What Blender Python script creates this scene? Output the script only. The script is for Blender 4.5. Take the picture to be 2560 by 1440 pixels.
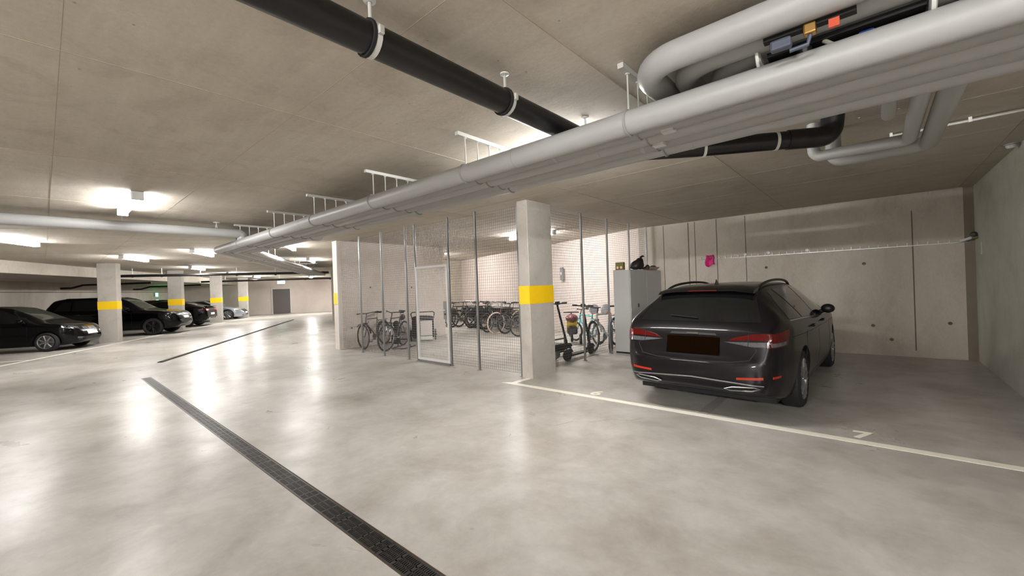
import bpy, bmesh, math, random
from mathutils import Vector, Matrix
from mathutils.bvhtree import BVHTree
random.seed(7)
for o in list(bpy.data.objects):
    bpy.data.objects.remove(o, do_unlink=True)
SC = bpy.context.scene
COL = SC.collection
PI = math.pi

# ------------------------------------------------------------------ camera
# world: X runs along the near bays (to the right), Y into the bays, Z up
CAM_H = 1.50
_a, _p, _r = math.radians(48.674), math.radians(-0.045), math.radians(-2.026)
_F = Vector((0, math.cos(_p), math.sin(_p))); _R = Vector((1, 0, 0)); _U = Vector((0, -math.sin(_p), math.cos(_p)))
_R, _U = math.cos(_r) * _R + math.sin(_r) * _U, -math.sin(_r) * _R + math.cos(_r) * _U
_M = Matrix(((math.sin(_a), -math.cos(_a), 0), (math.cos(_a), math.sin(_a), 0), (0, 0, 1)))
_F, _R, _U = _M @ _F, _M @ _R, _M @ _U
cam_d = bpy.data.cameras.new('camera'); cam = bpy.data.objects.new('camera', cam_d); COL.objects.link(cam)
cam_d.sensor_width = 36.0; cam_d.lens = 1032.5 / 2560 * 36.0; cam_d.clip_start = 0.05; cam_d.clip_end = 200
cam.matrix_world = Matrix(((_R.x, _U.x, -_F.x, 0), (_R.y, _U.y, -_F.y, 0), (_R.z, _U.z, -_F.z, CAM_H), (0, 0, 0, 1)))
SC.camera = cam

# ------------------------------------------------------------------ world, exposure
w = bpy.data.worlds.new('world'); SC.world = w; w.use_nodes = True
w.node_tree.nodes['Background'].inputs[0].default_value = (0.6, 0.58, 0.55, 1)
w.node_tree.nodes['Background'].inputs[1].default_value = 0.0
SC.view_settings.view_transform = 'Standard'; SC.view_settings.look = 'None'
SC.view_settings.gamma = 1.0; SC.view_settings.use_curve_mapping = False
SC.view_settings.exposure = 0.38
LAMP = 215.0
LAMP_COL = (1.0, 0.985, 0.965)

# ------------------------------------------------------------------ helpers
def srgb(r, g, b):
    f = lambda c: (c / 255 / 12.92) if c / 255 <= .04045 else ((c / 255 + .055) / 1.055) ** 2.4
    return (f(r), f(g), f(b), 1.0)

class MB:
    """collects shapes, then links them as one mesh object"""
    def __init__(s): s.v = []; s.f = []; s.sm = []
    def add(s, vs, fs, smooth=False, mat=None):
        k = len(s.v)
        s.v += [tuple(mat @ Vector(v)) if mat else tuple(v) for v in vs]
        s.f += [tuple(k + i for i in f) for f in fs]; s.sm += [smooth] * len(fs); return s
    def box(s, x0, x1, y0, y1, z0, z1, mat=None):
        return s.add([(x0, y0, z0), (x1, y0, z0), (x1, y1, z0), (x0, y1, z0), (x0, y0, z1), (x1, y0, z1), (x1, y1, z1), (x0, y1, z1)],
                     [(0, 3, 2, 1), (4, 5, 6, 7), (0, 1, 5, 4), (1, 2, 6, 5), (2, 3, 7, 6), (3, 0, 4, 7)], False, mat)
    def bbox(s, x0, x1, y0, y1, z0, z1, b=.01, mat=None):
        """box with all edges chamfered by b"""
        bm = bmesh.new(); bmesh.ops.create_cube(bm, size=1)
        for v in bm.verts:
            v.co = Vector(((x0 + x1) / 2 + v.co.x * (x1 - x0), (y0 + y1) / 2 + v.co.y * (y1 - y0), (z0 + z1) / 2 + v.co.z * (z1 - z0)))
        bmesh.ops.bevel(bm, geom=bm.edges[:], offset=b, segments=2, affect='EDGES', profile=.5)
        bm.verts.index_update()
        s.add([v.co[:] for v in bm.verts], [[v.index for v in f.verts] for f in bm.faces], False, mat); bm.free(); return s
    def prism(s, poly, z0, z1, mat=None):
        n = len(poly)
        vs = [(x, y, z0) for x, y in poly] + [(x, y, z1) for x, y in poly]
        fs = [tuple(range(n))[::-1], tuple(range(n, 2 * n))] + [(i, (i + 1) % n, n + (i + 1) % n, n + i) for i in range(n)]
        return s.add(vs, fs, False, mat)
    def tube(s, pts, r, n=10, cap=True, mat=None, closed=False, sx=1.0):
        """tube along a polyline; r a number or a list"""
        P = [Vector(p) for p in pts]; m = len(P); rr = r if isinstance(r, (list, tuple)) else [r] * m
        T = []
        for i in range(m):
            if closed: t = P[(i + 1) % m] - P[i - 1]
            else: t = (P[min(i + 1, m - 1)] - P[max(i - 1, 0)])
            T.append(t.normalized())
        up = Vector((0, 0, 1)) if abs(T[0].z) < .95 else Vector((1, 0, 0))
        nrm = (up - up.dot(T[0]) * T[0]).normalized(); vs = []
        for i in range(m):
            nrm = (nrm - nrm.dot(T[i]) * T[i]).normalized(); bi = T[i].cross(nrm)
            for k in range(n):
                a = 2 * PI * k / n
                vs.append(P[i] + (nrm * math.cos(a) + bi * math.sin(a) * sx) * rr[i])
        fs = []
        for i in range(m if closed else m - 1):
            j = (i + 1) % m
            for k in range(n):
                fs.append((i * n + k, i * n + (k + 1) % n, j * n + (k + 1) % n, j * n + k))
        s.add(vs, fs, True, mat)
        if cap and not closed:
            s.add(vs[:n], [tuple(range(n))[::-1]], False, mat); s.add(vs[-n:], [tuple(range(n))], False, mat)
        return s
    def lathe(s, prof, n=24, mat=None, axis='z'):
        """profile [(r, h)] turned about an axis"""
        vs = []; m = len(prof)
        for k in range(n):
            a = 2 * PI * k / n; c, q = math.cos(a), math.sin(a)
            for r, h in prof:
                p = (r * c, r * q, h)
                vs.append(p if axis == 'z' else ((h, p[0], p[1]) if axis == 'x' else (p[1], h, p[0])))
        fs = [(k * m + i, ((k + 1) % n) * m + i, ((k + 1) % n) * m + i + 1, k * m + i + 1) for k in range(n) for i in range(m - 1)]
        return s.add(vs, fs, True, mat)
    def build(s, name, mat, parent=None, sharp=35, recalc=True):
        me = bpy.data.meshes.new(name); me.from_pydata(s.v, [], s.f); me.validate()
        if recalc:
            bm = bmesh.new(); bm.from_mesh(me); bmesh.ops.recalc_face_normals(bm, faces=bm.faces[:]); bm.to_mesh(me); bm.free()
        if len(me.polygons) == len(s.sm): me.polygons.foreach_set('use_smooth', s.sm)
        if any(s.sm) and sharp: me.set_sharp_from_angle(angle=math.radians(sharp))
        me.materials.append(mat)
        o = bpy.data.objects.new(name, me); COL.objects.link(o)
        if parent is not None: o.parent = parent
        return o

def tag(o, label, cat, group=None):
    o['label'] = label; o['category'] = cat
    if group: o['group'] = group
    return o
def thing(name, label, cat, loc=(0, 0, 0), rz=0.0, group=None):
    o = bpy.data.objects.new(name, None); COL.objects.link(o); o.empty_display_size = .1
    o.location = loc; o.rotation_euler = (0, 0, rz); return tag(o, label, cat, group)
def stuff(o): o['kind'] = 'stuff'; return o
def struct(o): o['kind'] = 'structure'; return o
def copy_tree(o, parent=None):
    c = o.copy(); COL.objects.link(c)
    if parent is not None: c.parent = parent
    for ch in list(o.children): copy_tree(ch, c)
    return c
def arc(c, r, a0, a1, n, ax=(1, 0, 0), ay=(0, 1, 0)):
    c, ax, ay = Vector(c), Vector(ax), Vector(ay)
    return [c + ax * r * math.cos(a0 + (a1 - a0) * i / n) + ay * r * math.sin(a0 + (a1 - a0) * i / n) for i in range(n + 1)]
def fillet(pts, rad, n=7):
    """round the inner corners of a 3-D polyline"""
    P = [Vector(p) for p in pts]; out = [P[0]]
    for i in range(1, len(P) - 1):
        a, b, c = P[i - 1], P[i], P[i + 1]; u = (a - b).normalized(); v = (c - b).normalized()
        ang = u.angle(v)
        if ang > PI - .02: out.append(b); continue
        d = min(rad / math.tan(ang / 2), (a - b).length * .49, (c - b).length * .49); r = d * math.tan(ang / 2)
        cen = b + (u + v).normalized() * (r / math.sin(ang / 2)); p0 = b + u * d - cen; p1 = b + v * d - cen
        tot = p0.angle(p1); axis = p0.cross(p1)
        for k in range(n + 1): out.append(cen + Matrix.Rotation(tot * k / n, 3, axis) @ p0)
    out.append(P[-1]); return out

# lane frame: the far parking row is turned 30.8 deg; s runs away along it, t towards the lane
LO, LD, LR = Vector((-21.09, 2.02)), Vector((-.859, .512)), Vector((.512, .859))
LANG = math.atan2(LD.y, LD.x)
def LP(s, t, z=0.0): p = LO + LD * s + LR * t; return Vector((p.x, p.y, z))
LMAT = Matrix(((LD.x, -LR.x * -1, 0, LO.x), (LD.y, LR.y, 0, LO.y), (0, 0, 1, 0), (0, 0, 0, 1)))

# ------------------------------------------------------------------ materials
def new_mat(name):
    m = bpy.data.materials.new(name); m.use_nodes = True
    nt = m.node_tree; return m, nt, nt.nodes['Principled BSDF']
def N(nt, typ, **kw):
    n = nt.nodes.new(typ)
    for k, v in kw.items():
        if k in n.inputs.keys() if isinstance(k, str) else False: n.inputs[k].default_value = v
        else: setattr(n, k, v)
    return n
def setin(b, **kw):
    for k, v in kw.items(): b.inputs[k.replace('_', ' ')].default_value = v
def plain(name, col, rough=.5, metal=0.0, var=.06, scale=18.0, bump=0.0, coat=0.0, spec=.5, emit=None, estr=0.0):
    """one colour with a little procedural grain"""
    m, nt, b = new_mat(name)
    tc = N(nt, 'ShaderNodeTexCoord'); nz = N(nt, 'ShaderNodeTexNoise'); nz.inputs['Scale'].default_value = scale; nz.inputs['Detail'].default_value = 4
    nt.links.new(tc.outputs['Object'], nz.inputs['Vector'])
    mx = N(nt, 'ShaderNodeMixRGB'); mx.blend_type = 'MIX'
    mx.inputs[1].default_value = tuple(c * (1 - var) for c in col[:3]) + (1,); mx.inputs[2].default_value = tuple(min(1, c * (1 + var)) for c in col[:3]) + (1,)
    nt.links.new(nz.outputs['Fac'], mx.inputs[0]); nt.links.new(mx.outputs[0], b.inputs['Base Color'])
    setin(b, Roughness=rough, Metallic=metal); b.inputs['Specular IOR Level'].default_value = spec
    if coat: b.inputs['Coat Weight'].default_value = coat; b.inputs['Coat Roughness'].default_value = .04
    if bump:
        bp = N(nt, 'ShaderNodeBump'); bp.inputs['Strength'].default_value = bump; bp.inputs['Distance'].default_value = .004
        nt.links.new(nz.outputs['Fac'], bp.inputs['Height']); nt.links.new(bp.outputs[0], b.inputs['Normal'])
    if emit: b.inputs['Emission Color'].default_value = emit; b.inputs['Emission Strength'].default_value = estr
    return m
def ramp(nt, fac, stops):
    r = N(nt, 'ShaderNodeValToRGB'); e = r.color_ramp.elements
    while len(e) < len(stops): e.new(.5)
    for el, (p, c) in zip(e, stops): el.position = p; el.color = c
    nt.links.new(fac, r.inputs[0]); return r
def concrete(name, c0, c1, stain=(.0, .0, .0, 1), stain_amt=.35, rough=.85, sc=1.0, stretch=(1, 1, 1), streak=0.0, rot=0.0, pores=.5):
    """cast concrete: cloudy tone, blotches, grain, small air holes"""
    m, nt, b = new_mat(name); L = nt.links.new
    tc = N(nt, 'ShaderNodeTexCoord'); mp = N(nt, 'ShaderNodeMapping'); mp.inputs['Scale'].default_value = stretch; mp.inputs['Rotation'].default_value = (0, 0, rot)
    L(tc.outputs['Object'], mp.inputs['Vector'])
    def noise(scale, det=5, rgh=.6, vec=None, dist=0.0):
        n = N(nt, 'ShaderNodeTexNoise'); n.inputs['Scale'].default_value = scale; n.inputs['Detail'].default_value = det; n.inputs['Roughness'].default_value = rgh; n.inputs['Distortion'].default_value = dist
        L((vec or mp).outputs['Vector'], n.inputs['Vector']); return n.outputs['Fac']
    big = ramp(nt, noise(.55 * sc, 6, .62, None, .6), [(.32, c0), (.68, c1)])
    blot = ramp(nt, noise(2.3 * sc, 7, .7, None, .8), [(.50, (1, 1, 1, 1)), (.74, tuple(1 - stain_amt * (1 - s) for s in stain[:3]) + (1,))])
    mul = N(nt, 'ShaderNodeMixRGB'); mul.blend_type = 'MULTIPLY'; mul.inputs[0].default_value = 1
    L(big.outputs[0], mul.inputs[1]); L(blot.outputs[0], mul.inputs[2]); out = mul.outputs[0]
    if streak:
        mp2 = N(nt, 'ShaderNodeMapping'); mp2.inputs['Scale'].default_value = (.5, 5, 5); mp2.inputs['Rotation'].default_value = (0, 0, rot)
        L(tc.outputs['Object'], mp2.inputs['Vector'])
        st = ramp(nt, noise(1.6, 6, .7, mp2), [(.42, (1 - streak,) * 3 + (1,)), (.62, (1, 1, 1, 1))])
        mm = N(nt, 'ShaderNodeMixRGB'); mm.blend_type = 'MULTIPLY'; mm.inputs[0].default_value = 1; L(out, mm.inputs[1]); L(st.outputs[0], mm.inputs[2]); out = mm.outputs[0]
    fine = noise(38 * sc, 4, .7)
    fr = ramp(nt, fine, [(.3, (.93, .93, .93, 1)), (.7, (1.05, 1.05, 1.05, 1))])
    m3 = N(nt, 'ShaderNodeMixRGB'); m3.blend_type = 'MULTIPLY'; m3.inputs[0].default_value = 1; L(out, m3.inputs[1]); L(fr.outputs[0], m3.inputs[2]); out = m3.outputs[0]
    vo = N(nt, 'ShaderNodeTexVoronoi'); vo.inputs['Scale'].default_value = 7 * sc; L(tc.outputs['Object'], vo.inputs['Vector'])
    pr = ramp(nt, vo.outputs['Distance'], [(.02, (1 - pores, 1 - pores, 1 - pores, 1)), (.055, (1, 1, 1, 1))])
    m4 = N(nt, 'ShaderNodeMixRGB'); m4.blend_type = 'MULTIPLY'; m4.inputs[0].default_value = 1; L(out, m4.inputs[1]); L(pr.outputs[0], m4.inputs[2]); out = m4.outputs[0]
    L(out, b.inputs['Base Color']); setin(b, Roughness=rough)
    bp = N(nt, 'ShaderNodeBump'); bp.inputs['Strength'].default_value = .25; bp.inputs['Distance'].default_value = .006
    L(fine, bp.inputs['Height']); L(bp.outputs[0], b.inputs['Normal']); return m
def floor_mat():
    """sealed, power-floated screed: grey to warm clouds, dark scuffs, semi-gloss"""
    m, nt, b = new_mat('floor_screed'); L = nt.links.new
    tc = N(nt, 'ShaderNodeTexCoord')
    def noise(scale, det=6, rgh=.6, dist=0.0, st=None):
        n = N(nt, 'ShaderNodeTexNoise'); n.inputs['Scale'].default_value = scale; n.inputs['Detail'].default_value = det; n.inputs['Roughness'].default_value = rgh; n.inputs['Distortion'].default_value = dist
        if st:
            mp = N(nt, 'ShaderNodeMapping'); mp.inputs['Scale'].default_value = st; L(tc.outputs['Object'], mp.inputs['Vector']); L(mp.outputs[0], n.inputs['Vector'])
        else: L(tc.outputs['Object'], n.inputs['Vector'])
        return n.outputs['Fac']
    c = ramp(nt, noise(.45, 7, .62, .5), [(.28, srgb(160, 155, 148)), (.5, srgb(174, 170, 164)), (.72, srgb(186, 183, 178))])
    d = ramp(nt, noise(1.5, 8, .66, .25), [(.40, (1, 1, 1, 1)), (.72, (.66, .635, .605, 1))])
    e = ramp(nt, noise(9, 6, .7, .3), [(.3, (.93, .93, .92, 1)), (.7, (1.05, 1.05, 1.05, 1))])
    m1 = N(nt, 'ShaderNodeMixRGB'); m1.blend_type = 'MULTIPLY'; m1.inputs[0].default_value = 1; L(c.outputs[0], m1.inputs[1]); L(d.outputs[0], m1.inputs[2])
    m2 = N(nt, 'ShaderNodeMixRGB'); m2.blend_type = 'MULTIPLY'; m2.inputs[0].default_value = 1; L(m1.outputs[0], m2.inputs[1]); L(e.outputs[0], m2.inputs[2])
    L(m2.outputs[0], b.inputs['Base Color'])
    rr = ramp(nt, noise(1.1, 6, .65, .6), [(.25, (.24, .24, .24, 1)), (.75, (.42, .42, .42, 1))]); L(rr.outputs[0], b.inputs['Roughness'])
    b.inputs['Specular IOR Level'].default_value = .2
    bp = N(nt, 'ShaderNodeBump'); bp.inputs['Strength'].default_value = .10; bp.inputs['Distance'].default_value = .02
    L(noise(5.5, 5, .55, .4), bp.inputs['Height']); L(bp.outputs[0], b.inputs['Normal']); return m

MT = {}
MT['floor'] = floor_mat()
MT['ceil'] = concrete('ceiling_concrete', srgb(182, 173, 159), srgb(200, 192, 179), (.5, .45, .38, 1), .38, streak=.07, pores=.5, sc=.8)
MT['wall'] = concrete('wall_concrete', srgb(166, 158, 146), srgb(190, 182, 170), (.5, .47, .42, 1), .3, stretch=(1, 1, .55))
MT['wallr'] = concrete('right_wall_concrete', srgb(160, 158, 146), srgb(188, 186, 174), (.5, .48, .42, 1), .3)
MT['wallb'] = concrete('bike_room_concrete', srgb(196, 184, 176), srgb(212, 200, 193), (.8, .78, .75, 1), .2, pores=.25)
MT['wallp'] = concrete('partition_concrete', srgb(194, 184, 174), srgb(212, 203, 194), (.6, .56, .5, 1), .25, pores=.4)
MT['pillar'] = concrete('column_concrete', srgb(164, 158, 150), srgb(184, 178, 170), (.5, .46, .4, 1), .3, sc=1.6)
MT['yellow'] = plain('yellow_paint', srgb(240, 196, 8), .55, var=.05, scale=30)
MT['white'] = plain('white_line_paint', srgb(226, 222, 208), .55, var=.06, scale=25)
MT['greyline'] = plain('worn_line_paint', srgb(150, 142, 138), .6, var=.12, scale=14)
MT['seam'] = plain('formwork_fin', srgb(160, 148, 130), .9, var=.15)
MT['joint'] = plain('joint_filler', srgb(98, 90, 80), .9, var=.2, scale=9)
MT['wire'] = plain('mesh_wire', srgb(112, 108, 106), .5, .4, var=.1, scale=40)
MT['galv'] = plain('galvanised_steel', srgb(150, 150, 150), .38, .85, var=.12, scale=40)
MT['zinc'] = plain('zinc_white_steel', srgb(196, 196, 190), .45, .35, var=.06, scale=30)
MT['lag'] = plain('grey_pipe_lagging', srgb(160, 160, 159), .42, var=.03, scale=12)
MT['lagb'] = plain('grey_pipe_lagging_matt', srgb(150, 150, 147), .5, var=.03, scale=12)
MT['blackp'] = plain('black_plastic_pipe', srgb(16, 14, 14), .38, var=.1)
MT['blackm'] = plain('black_metal', srgb(22, 21, 22), .4, .2, var=.12)
MT['iron'] = plain('cast_iron', srgb(74, 71, 69), .42, .75, var=.25, scale=30, bump=.3)
MT['pit'] = plain('drain_pit', srgb(12, 11, 10), .9)
MT['rust'] = plain('rusty_steel_edge', srgb(78, 58, 48), .65, .4, var=.3, scale=22)
MT['white_metal'] = plain('light_grey_metal', srgb(205, 205, 203), .45, .1, var=.03)
MT['cab'] = plain('cabinet_grey_paint', srgb(186, 186, 184), .45, var=.03)
MT['doorgrey'] = plain('dark_grey_door', srgb(96, 90, 88), .5, var=.06)
MT['rubber'] = plain('tyre_rubber', srgb(20, 19, 19), .75, var=.2, scale=40, bump=.2)
MT['chrome'] = plain('chrome', srgb(205, 205, 205), .12, 1.0, var=.03)
MT['alloy'] = plain('alloy_silver', srgb(150, 150, 150), .3, .8, var=.06)
MT['darkalloy'] = plain('dark_alloy', srgb(44, 43, 44), .35, .6, var=.1)
MT['glass'] = plain('dark_car_glass', srgb(14, 15, 15), .05, var=.05, spec=.6)
MT['glass2'] = plain('tinted_windscreen', srgb(48, 54, 48), .06, var=.06, spec=.6)
MT['red'] = plain('red_lens', srgb(74, 7, 5), .16, var=.2, scale=50, coat=.15, spec=.35)
MT['orange'] = plain('orange_reflector', srgb(150, 36, 14), .25, var=.12, scale=60)
MT['clear'] = plain('clear_lens', srgb(84, 84, 88), .10, .2, var=.5, scale=22, coat=.5)
MT['trim'] = plain('black_trim', srgb(13, 13, 13), .45, var=.1)
MT['gap'] = plain('panel_gap', srgb(6, 6, 6), .8)
MT['plate_brown'] = plain('brown_plate', srgb(13, 4, 0), .9, var=.02, spec=.02)
MT['plate_white'] = plain('white_plate', srgb(205, 205, 205), .5, var=.02)
# ================================================================== LARGE STRUCTURE
CZ = 2.93
DX0, DX1, DY0, DY1 = -10.70, 3.30, 1.215, 1.365           # near drain slot in the floor
fl = MB()
fl.box(-56, 14, -20, DY0, -.2, 0); fl.box(-56, 14, DY1, 34, -.2, 0)
fl.box(-56, DX0, DY0, DY1, -.2, 0); fl.box(DX1, 14, DY0, DY1, -.2, 0)
floor = struct(fl.build('floor', MT['floor']))
ceiling = struct(MB().box(-56, 14, -20, 34, CZ, 3.2).build('ceiling', MT['ceil']))
# fins left by the joints of the formwork sheets
for x in (-10.9, -8.4, -5.9, -3.42, -1.35, 1.1):
    MB().box(x - .003, x + .003, -9, 10.2, CZ - .003, CZ + .01).build('formwork_fin', MT['seam'], ceiling)
for y in (-2.4, -1.15, .1, 1.35, 3.85, 5.1, 6.4, 7.65):
    MB().box(-22, 8, y - .002, y + .002, CZ - .0015, CZ + .01).build('formwork_fin', MT['seam'], ceiling)
for s in (-9, -6.5, -4, 1, 6, 11):
    MB().box(s - .003, s + .003, -2, 7, CZ - .002, CZ + .01, LMAT).build('formwork_fin', MT['seam'], ceiling)

wall_back = struct(MB().box(-4.6, 1.52, 10.3, 10.55, 0, CZ).build('wall_back', MT['wall']))
wall_right = struct(MB().box(1.27, 1.52, 4.32, 10.3, 0, CZ).build('wall_right', MT['wallr']))
wb = struct(MB().prism([(-4.6, 10.3), (-4.6, 10.6), (-15.7, 14.2), (-15.5, 13.85)], 0, CZ).build('wall_bike_room_back', MT['wallb']))
struct(MB().box(-15.75, -15.5, 8.85, 14.0, 0, CZ).build('wall_bike_room_side', MT['wall']))
struct(MB().box(-15.5, -11.1, 8.65, 8.9, 0, CZ).build('wall_bike_room_front', MT['wall']))
wall_part = struct(MB().box(-11.1, -10.85, 5.25, 8.9, 0, CZ).build('wall_partition', MT['wallp']))
MB().box(-11.104, -10.846, 5.243, 5.262, 1.22, 1.52).build('yellow_band', MT['yellow'], wall_part)
MB().box(-10.87, -10.835, 5.235, 5.275, 0, CZ).build('lit_edge_strip', MT['white_metal'], wall_part)  # white strip puts the brightly lit wall end into the colour
wall_left = struct(MB().box(-32, 20.5, -6.05, -5.8, 0, CZ, LMAT).build('wall_left', MT['wall']))
MB().box(-20, 20.3, -5.805, -5.79, 2.04, 2.07, LMAT).build('wall_joint', MT['joint'], wall_left)
struct(MB().box(-20, 20.3, -5.8, -2.1, 2.53, CZ, LMAT).build('ceiling_soffit', MT['wall']))
wall_end = struct(MB().box(20.3, 20.55, -6, 8, 0, CZ, LMAT).build('wall_end', MT['wallb']))
struct(MB().box(4.5, 20.3, 7.4, 7.65, 0, CZ, LMAT).build('wall_lane_right', MT['wall']))
struct(MB().box(4.5, 16, 7.65, 20, 0, CZ, LMAT).build('wall_block', MT['wall']))
struct(MB().box(-56, 14, -9.25, -9, 0, CZ).build('wall_rear', MT['wall']))
struct(MB().box(13, 13.25, -9, 8, 0, CZ).build('wall_far_right', MT['wall']))
struct(MB().box(1.52, 13, 7.0, 7.25, 0, CZ).build('wall_right_bay', MT['wall']))

# vertical joints and stained pour lines of the bay's back wall
for x, wd in ((-3.95, .012), (-3.35, .018), (-3.2, .012), (-2.72, .014), (-2.13, .014), (.52, .016)):
    MB().box(x - wd / 2, x + wd / 2, 10.296, 10.31, .12, 2.62 if x > 0 else CZ - .02).build('wall_joint', MT['joint'], wall_back)
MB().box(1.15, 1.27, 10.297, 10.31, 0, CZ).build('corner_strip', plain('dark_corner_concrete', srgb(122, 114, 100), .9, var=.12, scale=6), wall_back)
for x, z in ((-.15, 1.72), (-1.75, 1.74), (-.05, .55), (.2, .3), (.95, .62)):
    MB().lathe([(0, 0), (.022, 0), (.028, .008)], 10, Matrix.Translation((x, 10.296, z)) @ Matrix.Rotation(PI / 2, 4, 'X')).build('tie_hole', MT['joint'], wall_back)
for y, z in ((6.2, 1.65), (7.6, 1.62), (5.6, .55), (8.2, .5), (6.6, 1.0)):
    MB().lathe([(0, 0), (.02, 0), (.026, .006)], 10, Matrix.Translation((-10.848, y, z)) @ Matrix.Rotation(PI / 2, 4, 'Y')).build('tie_hole', MT['joint'], wall_part)

# door in the end wall
d1 = bpy.data.objects.new('door_1', None); COL.objects.link(d1); struct(d1)
fr = MB()
for t0, t1, z0, z1 in ((.44, .52, 0, 2.16), (1.84, 1.92, 0, 2.16), (.52, 1.84, 2.08, 2.16)):
    fr.box(20.24, 20.34, t0, t1, z0, z1, LMAT)
fr.build('door_frame', MT['white_metal'], d1)
lf = MB().box(20.27, 20.31, .53, 1.83, .01, 2.075, LMAT).build('door_leaf', MT['doorgrey'], d1)
MB().box(20.25, 20.28, .60, 1.76, 1.72, 1.75, LMAT).build('top_rail', MT['doorgrey'], d1)
MB().tube([LP(20.22, 1.7, 1.05), LP(20.22, 1.56, 1.05)], .012).build('door_handle', MT['galv'], d1)
MB().box(20.27, 20.3, .14, .24, 1.08, 1.2, LMAT).build('light_switch', MT['white_metal'], wall_end)

# painted lines
def line(name, pts, label, m='white'):
    return tag(MB().prism(pts, .0005, .003).build(name, MT[m]), label, 'floor marking')
line('bay_line', [(-4.5, 4.78), (3.2, 4.78), (3.2, 4.88), (-4.26, 4.88), (-4.26, 5.24), (-4.36, 5.24), (-4.36, 4.88)], 'white line across the near bays with a hook at the column')
line('divider_line', [(-1.56, 4.885), (-1.45, 4.885), (-1.45, 5.75), (-1.56, 5.75)], 'short worn grey line between the two bays, running under the car', 'greyline')
line('far_bay_line', [LP(-19, .0)[:2], LP(19.5, .0)[:2], LP(19.5, .1)[:2], LP(-19, .1)[:2]], 'long white line along the far row of bays')
for s in (-4.55,):
    line('far_divider_line', [LP(s, -.02)[:2], LP(s, -5)[:2], LP(s + .1, -5)[:2], LP(s + .1, -.02)[:2]], 'white line between bays beside the black hatchback')
def digit(txt, x, y, label):
    cu = bpy.data.curves.new('d', 'FONT'); cu.body = txt; cu.size = .30; cu.extrude = .001; cu.align_x = 'CENTER'; cu.offset = .008
    ob = bpy.data.objects.new('d', cu); COL.objects.link(ob); dg = bpy.context.evaluated_depsgraph_get()
    me = bpy.data.meshes.new_from_object(ob.evaluated_get(dg)); bpy.data.objects.remove(ob)
    o = bpy.data.objects.new('bay_number', me); COL.objects.link(o); o.location = (x, y, .0022); me.materials.clear(); me.materials.append(MT['white']); tag(o, label, 'floor marking')
digit('6', -2.93, 4.93, 'white painted bay number left of the car, behind the bay line')
digit('7', -.13, 4.95, 'white painted bay number on the floor right of the car')

# thin crack in the screed
ck = [(-2.62, 3.62), (-2.55, 3.83), (-2.38, 3.93), (-2.25, 4.12), (-2.05, 4.22), (-1.98, 4.36)]
cm = MB()
for (x0, y0), (x1, y1) in zip(ck, ck[1:]):
    cm.add([(x0 - .002, y0, .0006), (x0 + .003, y0, .0006), (x1 + .003, y1, .0006), (x1 - .002, y1, .0006)], [(0, 1, 2, 3)])
cm.build('floor_crack', plain('crack', srgb(110, 90, 76), .9), floor)

# ------------------------------------------------------------------ columns
def column(label, poly, name='concrete_column', base=None):
    cx = sum(p[0] for p in poly) / 4; cy = sum(p[1] for p in poly) / 4
    t = thing(name, label, 'column', (cx, cy, 0))
    lp = [(x - cx, y - cy) for x, y in poly]
    bm = bmesh.new(); vs = [bm.verts.new((x, y, 0)) for x, y in lp]; f = bm.faces.new(vs)
    r = bmesh.ops.extrude_face_region(bm, geom=[f]); bmesh.ops.translate(bm, verts=[e for e in r['geom'] if isinstance(e, bmesh.types.BMVert)], vec=(0, 0, CZ))
    bmesh.ops.bevel(bm, geom=[e for e in bm.edges if abs(e.verts[0].co.z - e.verts[1].co.z) > 1], offset=.012, segments=1, affect='EDGES')
    bmesh.ops.recalc_face_normals(bm, faces=bm.faces[:])
    me = bpy.data.meshes.new('shaft'); bm.to_mesh(me); bm.free(); me.materials.append(MT['pillar'])
    o = bpy.data.objects.new('shaft', me); COL.objects.link(o); o.parent = t
    c0 = Vector(lp[0]); ex = (Vector(lp[1]) - c0).normalized() * .003; ey = (Vector(lp[3]) - c0).normalized() * .003
    big = [tuple(Vector(q) + ex * a + ey * b) for q, (a, b) in zip(lp, ((-1, -1), (1, -1), (1, 1), (-1, 1)))]
    if 'without' not in label: MB().prism(big, 1.22, 1.52).build('yellow_band', MT['yellow'], t)
    return t
column('near concrete column with a yellow band between the mesh fence and bay 6', [(-4.46, 5.25), (-4.24, 5.25), (-4.24, 5.92), (-4.46, 5.92)])
cl = ['concrete column with yellow band between the black hatchback and the black off-roader', 'concrete column with yellow band behind the bonnet of the black off-roader',
      'concrete column with yellow band between the black coupe and the silver car', 'farthest concrete column with yellow band, beside the silver car near the end wall']
for k in range(4):
    s = 5.33 * k
    column(cl[k], [tuple(LP(s, -.8)[:2]), tuple(LP(s + .29, -.8)[:2]), tuple(LP(s + .29, -.22)[:2]), tuple(LP(s, -.22)[:2])])
column('dark concrete column without band at the right edge of the far lane', [tuple(LP(4.2, 6.72)[:2]), tuple(LP(4.5, 6.72)[:2]), tuple(LP(4.5, 7.4)[:2]), tuple(LP(4.2, 7.4)[:2])])

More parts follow.
